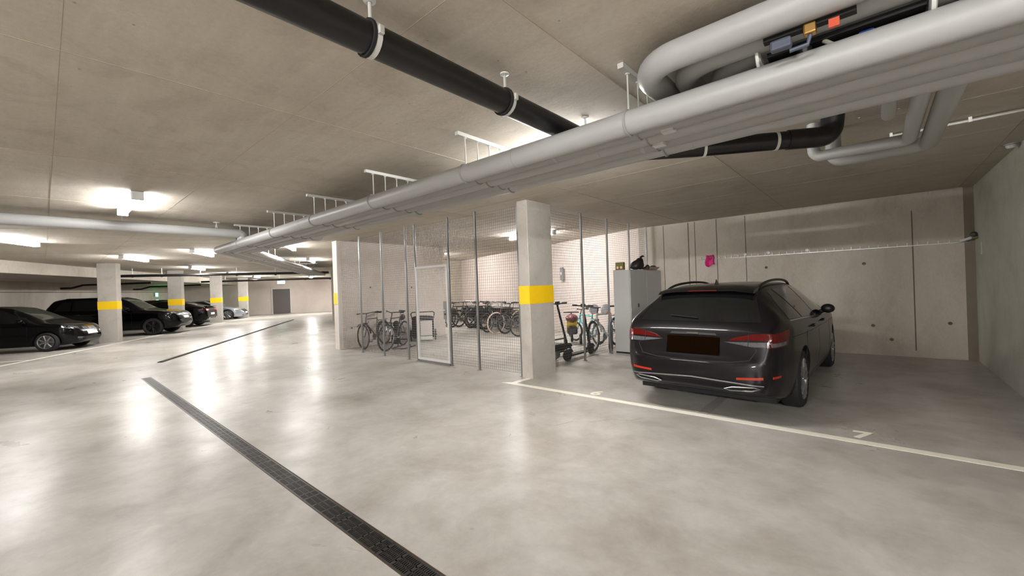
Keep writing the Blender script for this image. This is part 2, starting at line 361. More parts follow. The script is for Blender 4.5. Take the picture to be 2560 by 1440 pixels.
# ------------------------------------------------------------------ lamps
_em = {}
def lamp_mat(k):
    """diffuser of a lamp with k times the standard tube output"""
    if k not in _em:
        m, nt, b = new_mat('lamp_diffuser_%d' % (k * 100)); b.inputs['Base Color'].default_value = (.9, .9, .9, 1)
        b.inputs['Emission Color'].default_value = LAMP_COL + (1,); b.inputs['Emission Strength'].default_value = LAMP * k; _em[k] = m
    return _em[k]
def lamp(x, y, ang, label, k=.8, length=1.5, z=CZ):
    t = thing('strip_lamp', label, 'lamp', (x, y, z - .001), ang, 'ceiling strip lamps'); h = length / 2
    MB().box(-h, h, -.045, .045, -.035, 0).build('housing', MT['white_metal'], t)
    pr = [(math.cos(a) * .062, -.045 + math.sin(a) * .062) for a in [PI * (1.0 + k / 8) for k in range(9)]]
    pr = [(-.062, -.03)] + pr + [(.062, -.03)]; n = len(pr)
    vs = [(-h + .03, p, q) for p, q in pr] + [(h - .03, p, q) for p, q in pr]
    fs = [(i, i + 1, n + i + 1, n + i) for i in range(n - 1)] + [(n - 1, 0, n, 2 * n - 1), tuple(range(n)), tuple(range(n, 2 * n))[::-1]]
    MB().add(vs, fs, True).build('diffuser', lamp_mat(k), t)
    for sx in (-1, 1): MB().bbox(sx * h - .03, sx * h + .03, -.064, .064, -.11, -.0, .012).build('end_cap', MT['white_metal'], t)
    return t
def lamp_l(s, t, label, k=.8): p = LP(s, t); return lamp(p.x, p.y, LANG, label, k)
lamp(-7.95, .85, 0, 'strip lamp nearest on the left, glaring on the ceiling before the cross pipe', .42)
lamp_l(-7.5, 1.6, 'strip lamp at the left edge over the black hatchback', .6)
lamp_l(-2.5, 1.5, 'strip lamp just right of the first banded column head')
lamp_l(3.1, 1.25, 'strip lamp before the second banded column head', .9)
lamp_l(8.6, 1.0, 'strip lamp between the third and fourth banded columns', 1.1)
lamp_l(13.6, 1.0, 'farthest strip lamp of the left row near the end wall', 1.3)
lamp_l(-4.3, 4.0, 'strip lamp over the lane left of the pipe bundle bend', .5)
lamp_l(-6.2, 6.7, 'strip lamp under the pipe bundle right of its bend', .5)
lamp_l(-.8, 6.5, 'strip lamp beside the black branch pipe left of the bike room wall', .5)
lamp_l(16.5, 4.0, 'small distant strip lamp above the door', 1.3)
lamp(-6.9, 8.7, 0, 'strip lamp inside the bike room behind the column', .95)
lamp(-13.2, 10.2, 0, 'strip lamp in the back corner of the bike room', .9)
lamp(-1.0, -4.6, 0, 'added unseen strip lamp behind the viewer, brightening the near floor and back wall', 2.4)  # unseen lamp, added to brighten the near floor and back wall
lamp(3.6, -4.2, 0, 'added unseen strip lamp behind the viewer to the right, brightening floor and walls', 3.9)  # unseen and added, boosted to lift the right floor and walls
lamp(-5.8, -5.6, 0, 'added unseen strip lamp behind the viewer to the left, a weak fill', .4)  # weak unseen lamp added as fill for the left ceiling
lamp(-2.55, 3.65, 0, 'strip lamp hidden above the far side of the pipe bundle', .5)
lamp(6.2, 4.7, 0, 'strip lamp in the lane beyond the right wall', 1.0)
# ================================================================== PIPES UNDER THE CEILING
def pipe(name, pts, r, m, label, cat='pipe', fil=.12, group=None, n=14, origin=None):
    o = Vector(origin if origin else pts[0]); t = thing(name, label, cat, o, 0, group)
    MB().tube(fillet([Vector(p) - o for p in pts], fil), r, n).build('pipe_run', MT[m], t); return t
def bands(t, pts, m, r, wd=.05):
    """sleeves where lagging shells meet: [(point, direction)]"""
    for p, d in pts:
        p = Vector(p) - t.location; d = Vector(d).normalized() * wd / 2
        MB().tube([p - d, p + d], r, 18).build('sleeve', MT[m], t)
BZ = 2.565
BY = [(2.60, .080), (2.76, .066), (2.92, .070), (3.08, .070), (3.24, .074)]
ordn = ['viewer-side', 'second', 'middle', 'fourth', 'bay-side']
for i, (y, r) in enumerate(BY):
    d = y - 2.60; cx = -11.0 + .275 * d; e = Vector((cx, y, BZ)) + Vector((LD.x, LD.y, 0)) * (13.2)
    t = pipe('grey_pipe', [(9.5, y, BZ), (cx, y, BZ), e], r, 'lag' if i in (0, 2, 4) else 'lagb', ordn[i] + ' grey lagged pipe of the long ceiling bundle that bends along the lane', fil=.35, group='pipes of the long bundle', n=18)
    bands(t, [((x, y, BZ), (1, 0, 0)) for x in (3.4 - .2 * i, -2.2 + .3 * i, -6.4 + .1 * i)], 'lag', r + .002, .03)
    if i == 1: MB().box(-.04, .04, -.03, .03, -.075, -.055, Matrix.Translation(Vector((-1.0, y, BZ)) - t.location)).build('name_tag', MT['white_metal'], t)
    if i == 3: MB().box(-.04, .04, -.03, .03, -.085, -.062, Matrix.Translation(Vector((-1.14, y - .12, BZ)) - t.location)).build('name_tag', MT['white_metal'], t)
# trapeze hangers: rail on the ceiling, threaded rods, clip at each pipe
def hanger(x, y, ang, label):
    t = thing('pipe_hanger', label, 'hanger', (x, y, CZ), ang, 'hangers of the long pipe bundle')
    MB().box(-.02, .02, -.10, .78, -.036, -.002).build('rail', MT['zinc'], t)
    for i, (yy, r) in enumerate(BY):
        d = yy - 2.60
        rod = MB().tube([(0, d, -.03), (0, d, BZ - CZ + r)], .006, 6).build('rod', MT['zinc'], t)
        MB().tube([(0, d, -.045), (0, d, -.032)], .016, 6).build('nut', MT['zinc'], rod)
        ring = [Vector((0, d + math.cos(a) * (r + .004), BZ - CZ + math.sin(a) * (r + .004))) for a in [2 * PI * k / 16 for k in range(16)]]
        MB().tube(ring, .008, 6, closed=True).build('clip', MT['lagb'], rod)
hl = ['right of the black pipe', 'just left of the black pipe', 'above the gate in the mesh fence', 'left of the fence gate', 'second from the bundle bend', 'next to the bundle bend']
for x, l in zip((-1.2, -2.8, -4.4, -6.0, -7.55, -9.35), hl): hanger(x, 2.60, 0, 'zinc rail with rods carrying the pipe bundle, ' + l)
for k, q in enumerate((2.4, 6.2, 9.8)):
    p = Vector((-11.0, 2.60)) + Vector((LD.x, LD.y)) * q
    hanger(p.x, p.y, math.atan2(LR.y, LR.x) - PI / 2, 'distant zinc hanger rail on the bundle along the far lane, ' + ['nearest of three', 'middle of three', 'farthest of three'][k])
hanger(3.4, 2.60, 0, 'zinc rail with rods carrying the pipe bundle beyond the right frame edge')

# upper bundle from the right, elbowing over the long bundle
for i, (y, r, x) in enumerate(((2.36, .078, -1.02), (2.535, .070, -.86), (2.70, .066, -.70))):
    pipe('grey_branch_pipe', [(9.4, y, 2.765), (x, y, 2.765), (x, 3.6, 2.765)], r, 'lag' if i != 1 else 'lagb', ['outermost', 'middle', 'innermost'][i] + ' grey lagged pipe elbowing over the long bundle at upper right', fil=.22, group='upper pipes', n=18)
vt = thing('shutoff_valve', 'open lagging with brass valves, blue lever and a red tag on the upper pipes', 'valve', (-.19, 2.43, 2.69))
MB().box(-.20, .16, -.018, .022, -.012, .01).build('opening', MT['gap'], vt)
MB().bbox(-.035, .015, -.04, .01, -.05, 0, .008).build('valve_body', plain('brass', srgb(176, 140, 84), .3, .9), vt)
MB().tube([(-.01, -.015, -.05), (-.02, -.015, -.09), (-.09, -.03, -.10)], .010, 8).build('valve_lever', plain('blue_grey_plastic', srgb(72, 78, 96), .5), vt)
MB().bbox(-.17, -.08, -.05, .0, -.08, -.03, .012).build('lever_grip', plain('grip', srgb(70, 76, 92), .5), vt)
MB().box(.06, .10, -.02, .0, -.05, -.012).build('name_tag', plain('red_tag', srgb(190, 70, 40), .5), vt)
vt2 = thing('shutoff_valve', 'dark opening with two white clips and a blue valve lever between the upper pipes', 'valve', (-.14, 2.62, 2.69))
MB().box(-.26, .34, -.05, .03, -.02, .004).build('opening', MT['gap'], vt2)
for x in (-.30, .36): MB().tube([Vector((x, -.02 + .05 * math.cos(a), .02 + .06 * math.sin(a))) for a in [PI + PI * k / 8 for k in range(9)]], .014, 6, sx=2.2).build('clip', MT['white_metal'], vt2)
MB().tube([(-.02, -.03, -.02), (.02, -.04, -.06), (.1, -.03, -.055)], .011, 8).build('valve_lever', plain('steel_lever', srgb(190, 186, 172), .35, .6), vt2)
MB().bbox(.11, .17, -.05, -.01, -.085, -.04, .01).build('lever_grip', plain('blue_grip', srgb(26, 50, 110), .4), vt2)
MB().lathe([(0, -.06), (.03, -.06), (.035, -.01), (0, -.01)], 14, Matrix.Translation((-.10, -.02, 0))).build('cap', MT['blackm'], vt2)

# black waste pipe crossing over the bundle, with collars and ceiling rods
bp = pipe('black_waste_pipe', [(-1.82, -7, 2.735), (-1.82, 3.62, 2.735), (-1.2, 4.06, 2.735), (-.50, 4.477, 2.735)], .078, 'blackp', 'thick black waste pipe crossing the ceiling and passing over the grey bundle', fil=.16, n=20)
oo = bp.location
MB().tube(fillet([Vector((-.56, 4.44, 2.735)) - oo, Vector((-.26, 4.62, 2.735)) - oo, Vector((-.24, 4.63, 2.929)) - oo], .10), .086, 18).build('elbow', MT['blackp'], bp)
for y in (-2.9, -.9, 1.09, 2.07, 3.09):
    q = Vector((-1.82, y, 2.735)) - oo
    c = MB().tube([q + Vector((0, -.016, 0)), q + Vector((0, .016, 0))], .086, 20).build('collar', MT['white_metal'], bp)
    MB().tube([q + Vector((0, -.03, 0)), q + Vector((0, -.014, 0))], .090, 20).build('rubber_ring', MT['rubber'], bp)
    MB().bbox(q.x + .075, q.x + .105, q.y - .014, q.y + .014, q.z - .012, q.z + .03, .004).build('screw_lug', MT['zinc'], c)
    MB().tube([q + Vector((0, 0, .08)), q + Vector((0, 0, CZ - 2.735 - .004))], .009, 8).build('ceiling_rod', MT['zinc'], bp)
    MB().lathe([(0, 0), (.03, 0), (.03, -.008), (.012, -.012)], 14, Matrix.Translation(q + Vector((0, 0, CZ - 2.735 - .001)))).build('rod_plate', MT['white_metal'], bp)
q = Vector((-1.0, 4.18, 2.735)) - oo
for f in (0.0, .62):
    a = Vector((-1.16, 4.084, 2.735)) - oo + Vector((.84, .5, 0)) * f; dd = Vector((.86, .51, 0)) * .012
    MB().tube([a - dd, a + dd], .083, 18).build('collar', MT['white_metal'], bp)

# pipes in the bay at right
pipe('grey_bay_pipe', [(.245, 3.1, 2.62), (.245, 4.80, 2.62), (-.40, 4.80, 2.62), (-.40, 4.80, 2.928)], .050, 'lag', 'thinner grey pipe turning above bay 7, its elbow nearest the bundle', fil=.07)
pipe('grey_bay_pipe', [(.375, 3.1, 2.61), (.375, 5.06, 2.61), (-.27, 5.06, 2.61), (-.27, 5.06, 2.928)], .062, 'lagb', 'thicker grey pipe turning above bay 7, farther of the two', fil=.08)
pipe('grey_stub_pipe', [(.10, 3.1, 2.62), (.10, 4.0, 2.62), (.10, 4.0, 2.928)], .040, 'lagb', 'short grey stub pipe rising to the ceiling beside the bundle', fil=.05)
cd = pipe('conduit', [(.16, 5.72, 2.9), (1.275, 5.72, 2.9)], .013, 'zinc', 'thin bright conduit on the ceiling running to the right wall', n=8)
for x in (.16, .7, 1.2): MB().box(x - .012 - .16, x + .012 - .16, -.016, .016, -.016, .03).build('clip', MT['white_metal'], cd)
sen = thing('ceiling_sensor', 'small round white sensor in the upper corner of the right wall', 'sensor', (1.20, 7.3, CZ))
MB().lathe([(0, -.05), (.03, -.048), (.045, -.03), (.05, 0)], 18).build('dome', MT['white_metal'], sen); MB().lathe([(.05, 0), (.06, 0), (.06, -.012), (.05, -.014)], 18).build('ring', MT['lagb'], sen)
pl = thing('ceiling_plate', 'square grey cover plate on the ceiling beside the black elbow', 'plate', (.02, 4.62, CZ))
MB().box(-.12, .20, -.1, .30, -.012, -.001).build('cover', MT['pillar'], pl)
for sx, sy in ((-.09, -.07), (.17, -.07), (-.09, .27), (.17, .27)): MB().lathe([(0, -.016), (.009, -.016), (.009, -.011)], 8, Matrix.Translation((sx, sy, 0))).build('screw', MT['zinc'], pl)
thin = pipe('edge_line', [(-3.9, 3.40, 2.60), (-.9, 3.40, 2.60)], .014, 'zinc', 'thin pale zinc line along the bay side of the pipe bundle', n=8)  # thin zinc tube drawn along the bundle's bay side

# cross pipes near the bundle bend
for i, (x, m) in enumerate(((-9.3, 'lag'), (-9.52, 'lagb'))):
    pipe('grey_cross_pipe', [(x, -8.4, 2.74), (x, 2.62, 2.74), (x, 2.62, 2.6)], .085 if i == 0 else .06, m, ['thick light grey pipe crossing the left ceiling and dropping into the bundle', 'thinner darker grey pipe beside the crossing pipe on the left ceiling'][i], fil=.12, n=16)
pipe('grey_cross_pipe', [(-9.3, 3.15, 2.6), (-9.3, 3.15, 2.76), (-9.3, 4.15, 2.76), (-9.3, 4.15, 2.928)], .075, 'lag', 'short grey pipe leaving the bundle towards the bike room and rising to the ceiling', fil=.09, n=14)
for y in (-3.6, .9, 2.2):
    t = thing('pipe_bracket', ['small bracket on the crossing pipe outside the frame', 'small white ceiling bracket on the crossing pipe under the bright lamp', 'small ceiling bracket with screws by the end of the crossing pipe'][(-3.6, .9, 2.2).index(y)], 'bracket', (-9.3, y, CZ))
    MB().lathe([(0, 0), (.05, 0), (.05, -.012), (.014, -.018)], 14).build('ceiling_plate', MT['white_metal'], t)
    for sx in (-.05, .05): MB().tube([(0, 0, -.01), (sx, 0, -.11)], .008, 6).build('rod', MT['zinc'], t)

# black pipes over the far rows
def bpipe(pts, label, r=.055, rods=()):
    t = pipe('black_drain_pipe', pts, r, 'blackp', label, fil=.12, n=12)
    for p in rods:
        q = Vector(p) - t.location
        MB().tube([q + Vector((0, 0, r)), q + Vector((0, 0, CZ - p[2]))], .014, 6).build('ceiling_rod', MT['white_metal'], t)
        MB().tube([q + Vector((-.015, 0, 0)), q + Vector((.015, 0, 0))], r + .01, 12).build('collar', MT['rubber'], t)
    return t
bpipe([LP(3.1, -1.9, 2.60), LP(4.4, 6.6, 2.64)], 'black pipe crossing the far lane in front of the second banded column', .06, [LP(3.1 + .153 * (q + 1.9), q, 2.60) for q in (-1.2, -.2, 1.2, 2.6, 4.2, 5.8)])
bpipe([LP(12.9, -2, 2.60), LP(12.4, 7, 2.62)], 'black pipe crossing the far lane before the end wall', .06, [LP(12.75, q, 2.60) for q in (-.6, 1, 2.6, 4.2, 5.8)])
bpipe([LP(13.4, -2.2, 2.42), LP(13.4, -5.0, 2.38), LP(13.3, -5.4, 2.24), LP(13.25, -5.79, 2.24)], 'black pipe with an elbow at the left wall above the green light', .05)
bpipe([LP(7.1, -2.2, 2.42), LP(7.1, -5.0, 2.38), LP(7.0, -5.4, 2.24), LP(6.95, -5.79, 2.24)], 'black pipe with an elbow at the left wall left of the first banded column', .05)
# branch with rods by the bike room wall
t = bpipe([LP(-2.2, 7.6, 2.86), LP(-.6, 7.9, 2.74), LP(4.0, 7.3, 2.66)], 'black branch pipe slanting down behind the bike room wall', .075)
for k in range(4): MB().tube([LP(-.2 + 1.1 * k, 7.85 - .13 * k, 2.72) - t.location, LP(-.2 + 1.1 * k, 7.85 - .13 * k, 2.93) - t.location], .012, 6).build('ceiling_rod', MT['zinc'], t)

# illuminated signs
def esign(name, loc, ang, col, strength, label, cat='sign', w=.30, h=.16):
    t = thing(name, label, cat, loc, ang)
    m = plain('sign_face_' + label[:6], col, .4, emit=col, estr=strength)
    MB().bbox(-w / 2, w / 2, -.03, .03, -h / 2, h / 2, .008).build('housing', MT['white_metal'], t)
    MB().box(-w / 2 + .01, w / 2 - .01, -.036, -.03, -h / 2 + .01, h / 2 - .01).build('lit_face', m, t); return t
# ================================================================== DRAINS
def grate_mesh(L, W, rows, pitch):
    m = MB(); e = .012; n = int(L / pitch)
    m.box(0, L, 0, e, -.02, 0); m.box(0, L, W - e, W, -.02, 0)
    rh = (W - 2 * e) / rows
    for k in range(1, rows): m.box(0, L, e + rh * k - .004, e + rh * k + .004, -.016, -.001)
    for i in range(n + 1):
        x = i * (L - .006) / n; wd = .006 if i % 9 else .014
        m.add([(x, e, -.014), (x + wd, e, -.014), (x + wd, W - e, -.014), (x, W - e, -.014), (x, e, -.001), (x + wd, e, -.001), (x + wd, W - e, -.001), (x, W - e, -.001)],
              [(0, 3, 2, 1), (4, 5, 6, 7), (0, 1, 5, 4), (1, 2, 6, 5), (2, 3, 7, 6), (3, 0, 4, 7)])
    return m
dt = thing('drain_channel', 'long cast iron slotted drain channel in the near floor, running from the lower frame edge', 'drain', (DX0, DY0, 0))
MB().box(0, DX1 - DX0, 0, DY1 - DY0, -.12, -.11).build('channel_bottom', MT['pit'], dt)
for y in (0, DY1 - DY0 - .006): MB().box(0, DX1 - DX0, y, y + .006, -.12, .0005).build('edge_rail', MT['rust'], dt)
g0 = grate_mesh(.497, DY1 - DY0 - .014, 3, .0155).build('grate', MT['iron'], dt)
for k in range(int((DX1 - DX0) / .5)):
    g = g0 if k == 0 else g0.copy()
    if k: COL.objects.link(g)
    g.parent = dt; g.location = (.5 * k + .001, .007, -.001)
p = LP(-7.1, 4.0)
d2 = thing('drain_slot', 'narrow dark drain slot along the far lane', 'drain', (p.x, p.y, 0), LANG)
MB().box(0, 16.4, -.05, .05, .0005, .002).build('channel_bottom', MT['pit'], d2)
for y in (-.055, .045): MB().box(0, 16.4, y, y + .01, .0005, .006).build('edge_rail', MT['iron'], d2)
g1 = grate_mesh(.99, .088, 2, .06).build('grate', MT['iron'], d2)
for k in range(16):
    g = g1 if k == 0 else g1.copy()
    if k: COL.objects.link(g)
    g.parent = d2; g.location = (1.02 * k + .02, -.044, .022)

# ================================================================== MESH FENCE
def wire_panel(L, z0, z1, pitch=.05, r=.0018):
    m = MB()
    n = max(1, round(L / pitch)); k = max(1, round((z1 - z0) / pitch))
    for i in range(1, n):
        x = L * i / n; m.add([(x - r, -r, z0), (x + r, -r, z0), (x, r, z0), (x - r, -r, z1), (x + r, -r, z1), (x, r, z1)], [(0, 1, 4, 3), (1, 2, 5, 4), (2, 0, 3, 5)])
    for j in range(k + 1):
        z = z0 + (z1 - z0) * j / k; y = 2 * r; m.add([(0, y - r, z - r), (0, y + r, z - r), (0, y, z + r), (L, y - r, z - r), (L, y + r, z - r), (L, y, z + r)], [(0, 1, 4, 3), (1, 2, 5, 4), (2, 0, 3, 5)])
    return m
def fence(label, p0, ang, xs, skip=()):
    t = thing('mesh_fence', label, 'fence', p0, ang)
    for i, x in enumerate(xs):
        ps = MB().bbox(x - .018, x + .018, -.018, .018, 0.0, CZ - .002, .004).build('post', MT['galv'], t)
        MB().box(x - .035, x + .035, -.035, .035, 0, .008).build('foot_plate', MT['galv'], ps)
    for i in range(len(xs) - 1):
        if i in skip: continue
        L = xs[i + 1] - xs[i] - .036
        o = wire_panel(L, .05, CZ - .06).build('wire_mesh', MT['wire'], t, recalc=False); o.location = (xs[i] + .018, .012, 0); stuff(o)
    return t
FX = [-10.80, -9.74, -8.73, -7.74, -7.40, -6.30, -5.52, -4.49]
f1 = fence('floor to ceiling steel mesh fence of the bike room, facing the lane', (-10.80, 5.30, 0), 0, [x + 10.80 for x in FX[1:]], skip=(3,))
o = wire_panel(1.02, .05, CZ - .06).build('wire_mesh', MT['wire'], f1, recalc=False); o.location = (.02, .012, 0); stuff(o)
o = wire_panel(1.06, 2.06, CZ - .06).build('wire_mesh', MT['wire'], f1, recalc=False); o.location = (3.42, .012, 0); stuff(o)
f2 = fence('floor to ceiling steel mesh fence behind bay 6, running back from the column', (-4.36, 5.95, 0), PI / 2, [.02, 1.13, 2.18, 3.25, 4.25])
gt = thing('mesh_gate', 'white framed steel mesh gate in the bike room fence', 'gate', (-7.37, 5.29, 0))
MB().box(0, 1.04, -.02, .02, 1.97, 2.01).box(0, 1.04, -.02, .02, .05, .09).box(0, .04, -.02, .02, .09, 1.97).box(1.0, 1.04, -.02, .02, .09, 1.97).build('gate_frame', MT['white_metal'], gt)
o = wire_panel(.96, .09, 1.97, .05).build('wire_mesh', MT['white_metal'], gt, recalc=False); o.location = (.04, 0, 0); stuff(o)
lp = MB().box(.90, 1.0, -.024, .024, .92, 1.28).build('lock_plate', MT['galv'], gt)
MB().tube(fillet([(.95, -.02, 1.10), (.95, -.06, 1.10), (.81, -.06, 1.10)], .015), .010, 8).build('gate_handle', MT['white_metal'], gt)
MB().lathe([(0, -.03), (.018, -.03), (.018, -.02)], 12, Matrix.Translation((.95, 0, 1.02)), 'y').build('lock_cylinder', MT['blackm'], gt)
MB().box(.02, 1.04, -.03, .03, .005, .03).build('threshold', MT['galv'], gt)
# ================================================================== CARS
def pchip(pts):
    xs = [p[0] for p in pts]; ys = [p[1] for p in pts]; n = len(xs)
    h = [xs[i + 1] - xs[i] for i in range(n - 1)]; dl = [(ys[i + 1] - ys[i]) / h[i] for i in range(n - 1)]
    m = [dl[0]] + [0 if dl[i - 1] * dl[i] <= 0 else 2 * dl[i - 1] * dl[i] / (dl[i - 1] + dl[i]) for i in range(1, n - 1)] + [dl[-1]]
    def f(x):
        if x <= xs[0]: return ys[0]
        if x >= xs[-1]: return ys[-1]
        i = 0
        while x > xs[i + 1]: i += 1
        t = (x - xs[i]) / h[i]; t2, t3 = t * t, t * t * t
        return ys[i] * (2 * t3 - 3 * t2 + 1) + h[i] * m[i] * (t3 - 2 * t2 + t) + ys[i + 1] * (-2 * t3 + 3 * t2) + h[i] * m[i + 1] * (t3 - t2)
    return f
def crom(P, seg=4):
    out = []; n = len(P)
    for i in range(n - 1):
        p0, p1, p2, p3 = Vector(P[max(i - 1, 0)]), Vector(P[i]), Vector(P[i + 1]), Vector(P[min(i + 2, n - 1)])
        for k in range(seg):
            t = k / seg
            out.append(.5 * ((2 * p1) + (p2 - p0) * t + (2 * p0 - 5 * p1 + 4 * p2 - p3) * t * t + (3 * p1 - p0 - 3 * p2 + p3) * t ** 3))
    out.append(Vector(P[-1])); return out

class Car:
    """body lofted from its side profile, plan and belt line; y = 0 at the rear, x right, z up"""
    def __init__(s, root, L, zt, wm, belt, zb, wroof, paint, axles, wr, arch=None):
        s.root = root; s.L = L; s.paint = paint; s.axles = axles; s.wr = wr
        fz, fw, fb, fu, fr = pchip(zt), pchip(wm), pchip(belt), pchip(zb), pchip(wroof)
        ys = sorted(set([0, .012, .03, .055, .085, .12, .16, .2, .25, .3, .36, .42, .5] + [p[0] for p in zt] + [L - q for q in (0, .012, .03, .06, .1, .15, .22, .3)] + [.5 + (L - .8) * k / 44 for k in range(45)]))
        ys = [ys[0]] + [b for a, b in zip(ys, ys[1:]) if b - a > .006]
        vs = []; ring = None
        for y in ys:
            z, w, b, u = fz(y), fw(y), fb(y), fu(y)
            t = max(0, min(1, (z - b) / .36)); sh = min(b, z - .045); wrf = w * .86 + (fr(y) - w * .86) * t; zr = z - (.018 + .05 * t)
            P = [(0, u), (w * .78, u), (w * .94, u + .045), (w, u + .42 * (sh - u)), (w * .997, u + .74 * (sh - u)), (w * .968, sh), (wrf, zr), (wrf * .62, z - .2 * (z - zr)), (0, z)]
            q = crom(P); ring = len(q)
            vs += [(p[0], y, p[1]) for p in q]
        m = len(ys); fs = []; nv = len(vs)
        vs += [(-x, y, z) for x, y, z in vs]
        for i in range(m - 1):
            for k in range(ring - 1):
                a, b2, c, d = i * ring + k, i * ring + k + 1, (i + 1) * ring + k + 1, (i + 1) * ring + k
                fs.append((a, d, c, b2)); fs.append((nv + a, nv + b2, nv + c, nv + d))
        for i in (0, m - 1):
            lo = [i * ring + k for k in range(ring)] + [nv + i * ring + k for k in range(ring - 2, 0, -1)]
            fs.append(tuple(lo) if i == 0 else tuple(lo[::-1]))
        bm = bmesh.new(); bv = [bm.verts.new(v) for v in vs]
        for f in fs:
            try: bm.faces.new([bv[i] for i in f])
            except ValueError: pass
        bmesh.ops.remove_doubles(bm, verts=bm.verts[:], dist=.0008); bmesh.ops.recalc_face_normals(bm, faces=bm.faces[:])
        for f in bm.faces: f.smooth = True
        s.bvh = BVHTree.FromBMesh(bm)
        me = bpy.data.meshes.new('body'); bm.to_mesh(me); bm.free(); me.materials.append(paint); me.materials.append(MT['gap'])
        ob = bpy.data.objects.new('body', me); COL.objects.link(ob)
        # wheel arches are cut out of the shell
        cm = MB()
        for y in axles:
            for sx in (-1, 1): cm.lathe([(0, sx * .52), (arch or wr + .045, sx * .52), (arch or wr + .045, sx * 1.3), (0, sx * 1.3)], 32, Matrix.Translation((0, y, wr)), 'x')
        co = cm.build('cut', MT['gap'], sharp=0)
        bmc = bmesh.new(); bmc.from_mesh(co.data); bmesh.ops.remove_doubles(bmc, verts=bmc.verts[:], dist=1e-4); bmesh.ops.recalc_face_normals(bmc, faces=bmc.faces[:]); bmc.to_mesh(co.data); bmc.free()
        md = ob.modifiers.new('b', 'BOOLEAN'); md.operation = 'DIFFERENCE'; md.object = co; md.solver = 'EXACT'
        dg = bpy.context.evaluated_depsgraph_get(); me2 = bpy.data.meshes.new_from_object(ob.evaluated_get(dg)); ob.modifiers.clear()
        ob.data = me2; bpy.data.objects.remove(co); me2.set_sharp_from_angle(angle=math.radians(50))
        ob.parent = root; s.body = ob
    def patch(s, name, poly, axis, m, off=.004, sp=.05, side=1, parent=None, depth=.02):
        """a piece that lies on the shell; the outline is given in side (y,z), rear/front (x,z) or top (x,y) view"""
        bm = bmesh.new(); bm.faces.new([bm.verts.new((u, v, 0)) for u, v in poly])
        for ax in (0, 1):
            lo, hi = min(p[ax] for p in poly), max(p[ax] for p in poly); n = max(1, int((hi - lo) / sp))
            for k in range(1, n):
                c = lo + (hi - lo) * k / n; no = (1, 0, 0) if ax == 0 else (0, 1, 0)
                bmesh.ops.bisect_plane(bm, geom=bm.verts[:] + bm.edges[:] + bm.faces[:], plane_co=(c, 0, 0) if ax == 0 else (0, c, 0), plane_no=no, dist=1e-5)
        dr = {'side': Vector((-side, 0, 0)), 'rear': Vector((0, 1, 0)), 'front': Vector((0, -1, 0)), 'top': Vector((0, 0, -1))}[axis]
        bmesh.ops.triangulate(bm, faces=bm.faces[:])
        bad = []
        for v in bm.verts:
            u, q = v.co.x, v.co.y
            org = {'side': (side * 3, u, q), 'rear': (u, -2, q), 'front': (u, s.L + 2, q), 'top': (u, q, 4)}[axis]
            hit = s.bvh.ray_cast(Vector(org), dr)
            if hit[0] is None: bad.append(v); continue
            v.co = hit[0] + hit[1] * off
        bmesh.ops.delete(bm, geom=bad, context='VERTS')
        be = [e for e in bm.edges if e.is_boundary]
        r = bmesh.ops.extrude_edge_only(bm, edges=be)
        for v in [g for g in r['geom'] if isinstance(g, bmesh.types.BMVert)]: v.co += dr * depth
        bmesh.ops.recalc_face_normals(bm, faces=bm.faces[:])
        for f in bm.faces: f.smooth = True
        me = bpy.data.meshes.new(name); bm.to_mesh(me); bm.free(); me.set_sharp_from_angle(angle=math.radians(40)); me.materials.append(m)
        o = bpy.data.objects.new(name, me); COL.objects.link(o); o.parent = parent or s.root; return o
    def both(s, name, poly, axis, m, **kw):
        r = []
        for sg in (1, -1):
            if axis == 'side': r.append(s.patch(name, poly, axis, m, side=sg, **kw))
            else: r.append(s.patch(name, [(sg * u, v) for u, v in poly][::sg], axis, m, **kw))
        return r
    def ribbon(s, name, pts, axis, m, wd=.007, **kw):
        P = [Vector(p) for p in pts]; L, R = [], []
        for i, p in enumerate(P):
            t = (P[min(i + 1, len(P) - 1)] - P[max(i - 1, 0)]).normalized(); n = Vector((-t.y, t.x)) * wd / 2
            L.append(tuple(p + n)); R.append(tuple(p - n))
        poly = L + R[::-1]
        return s.both(name, poly, axis, m, sp=.08, off=.0015, depth=.008, **kw) if kw.pop('mirror', True) else s.patch(name, poly, axis, m, sp=.08, off=.0015, depth=.008)
    def surf(s, org, dr):
        h = s.bvh.ray_cast(Vector(org), Vector(dr)); return h[0], h[1]
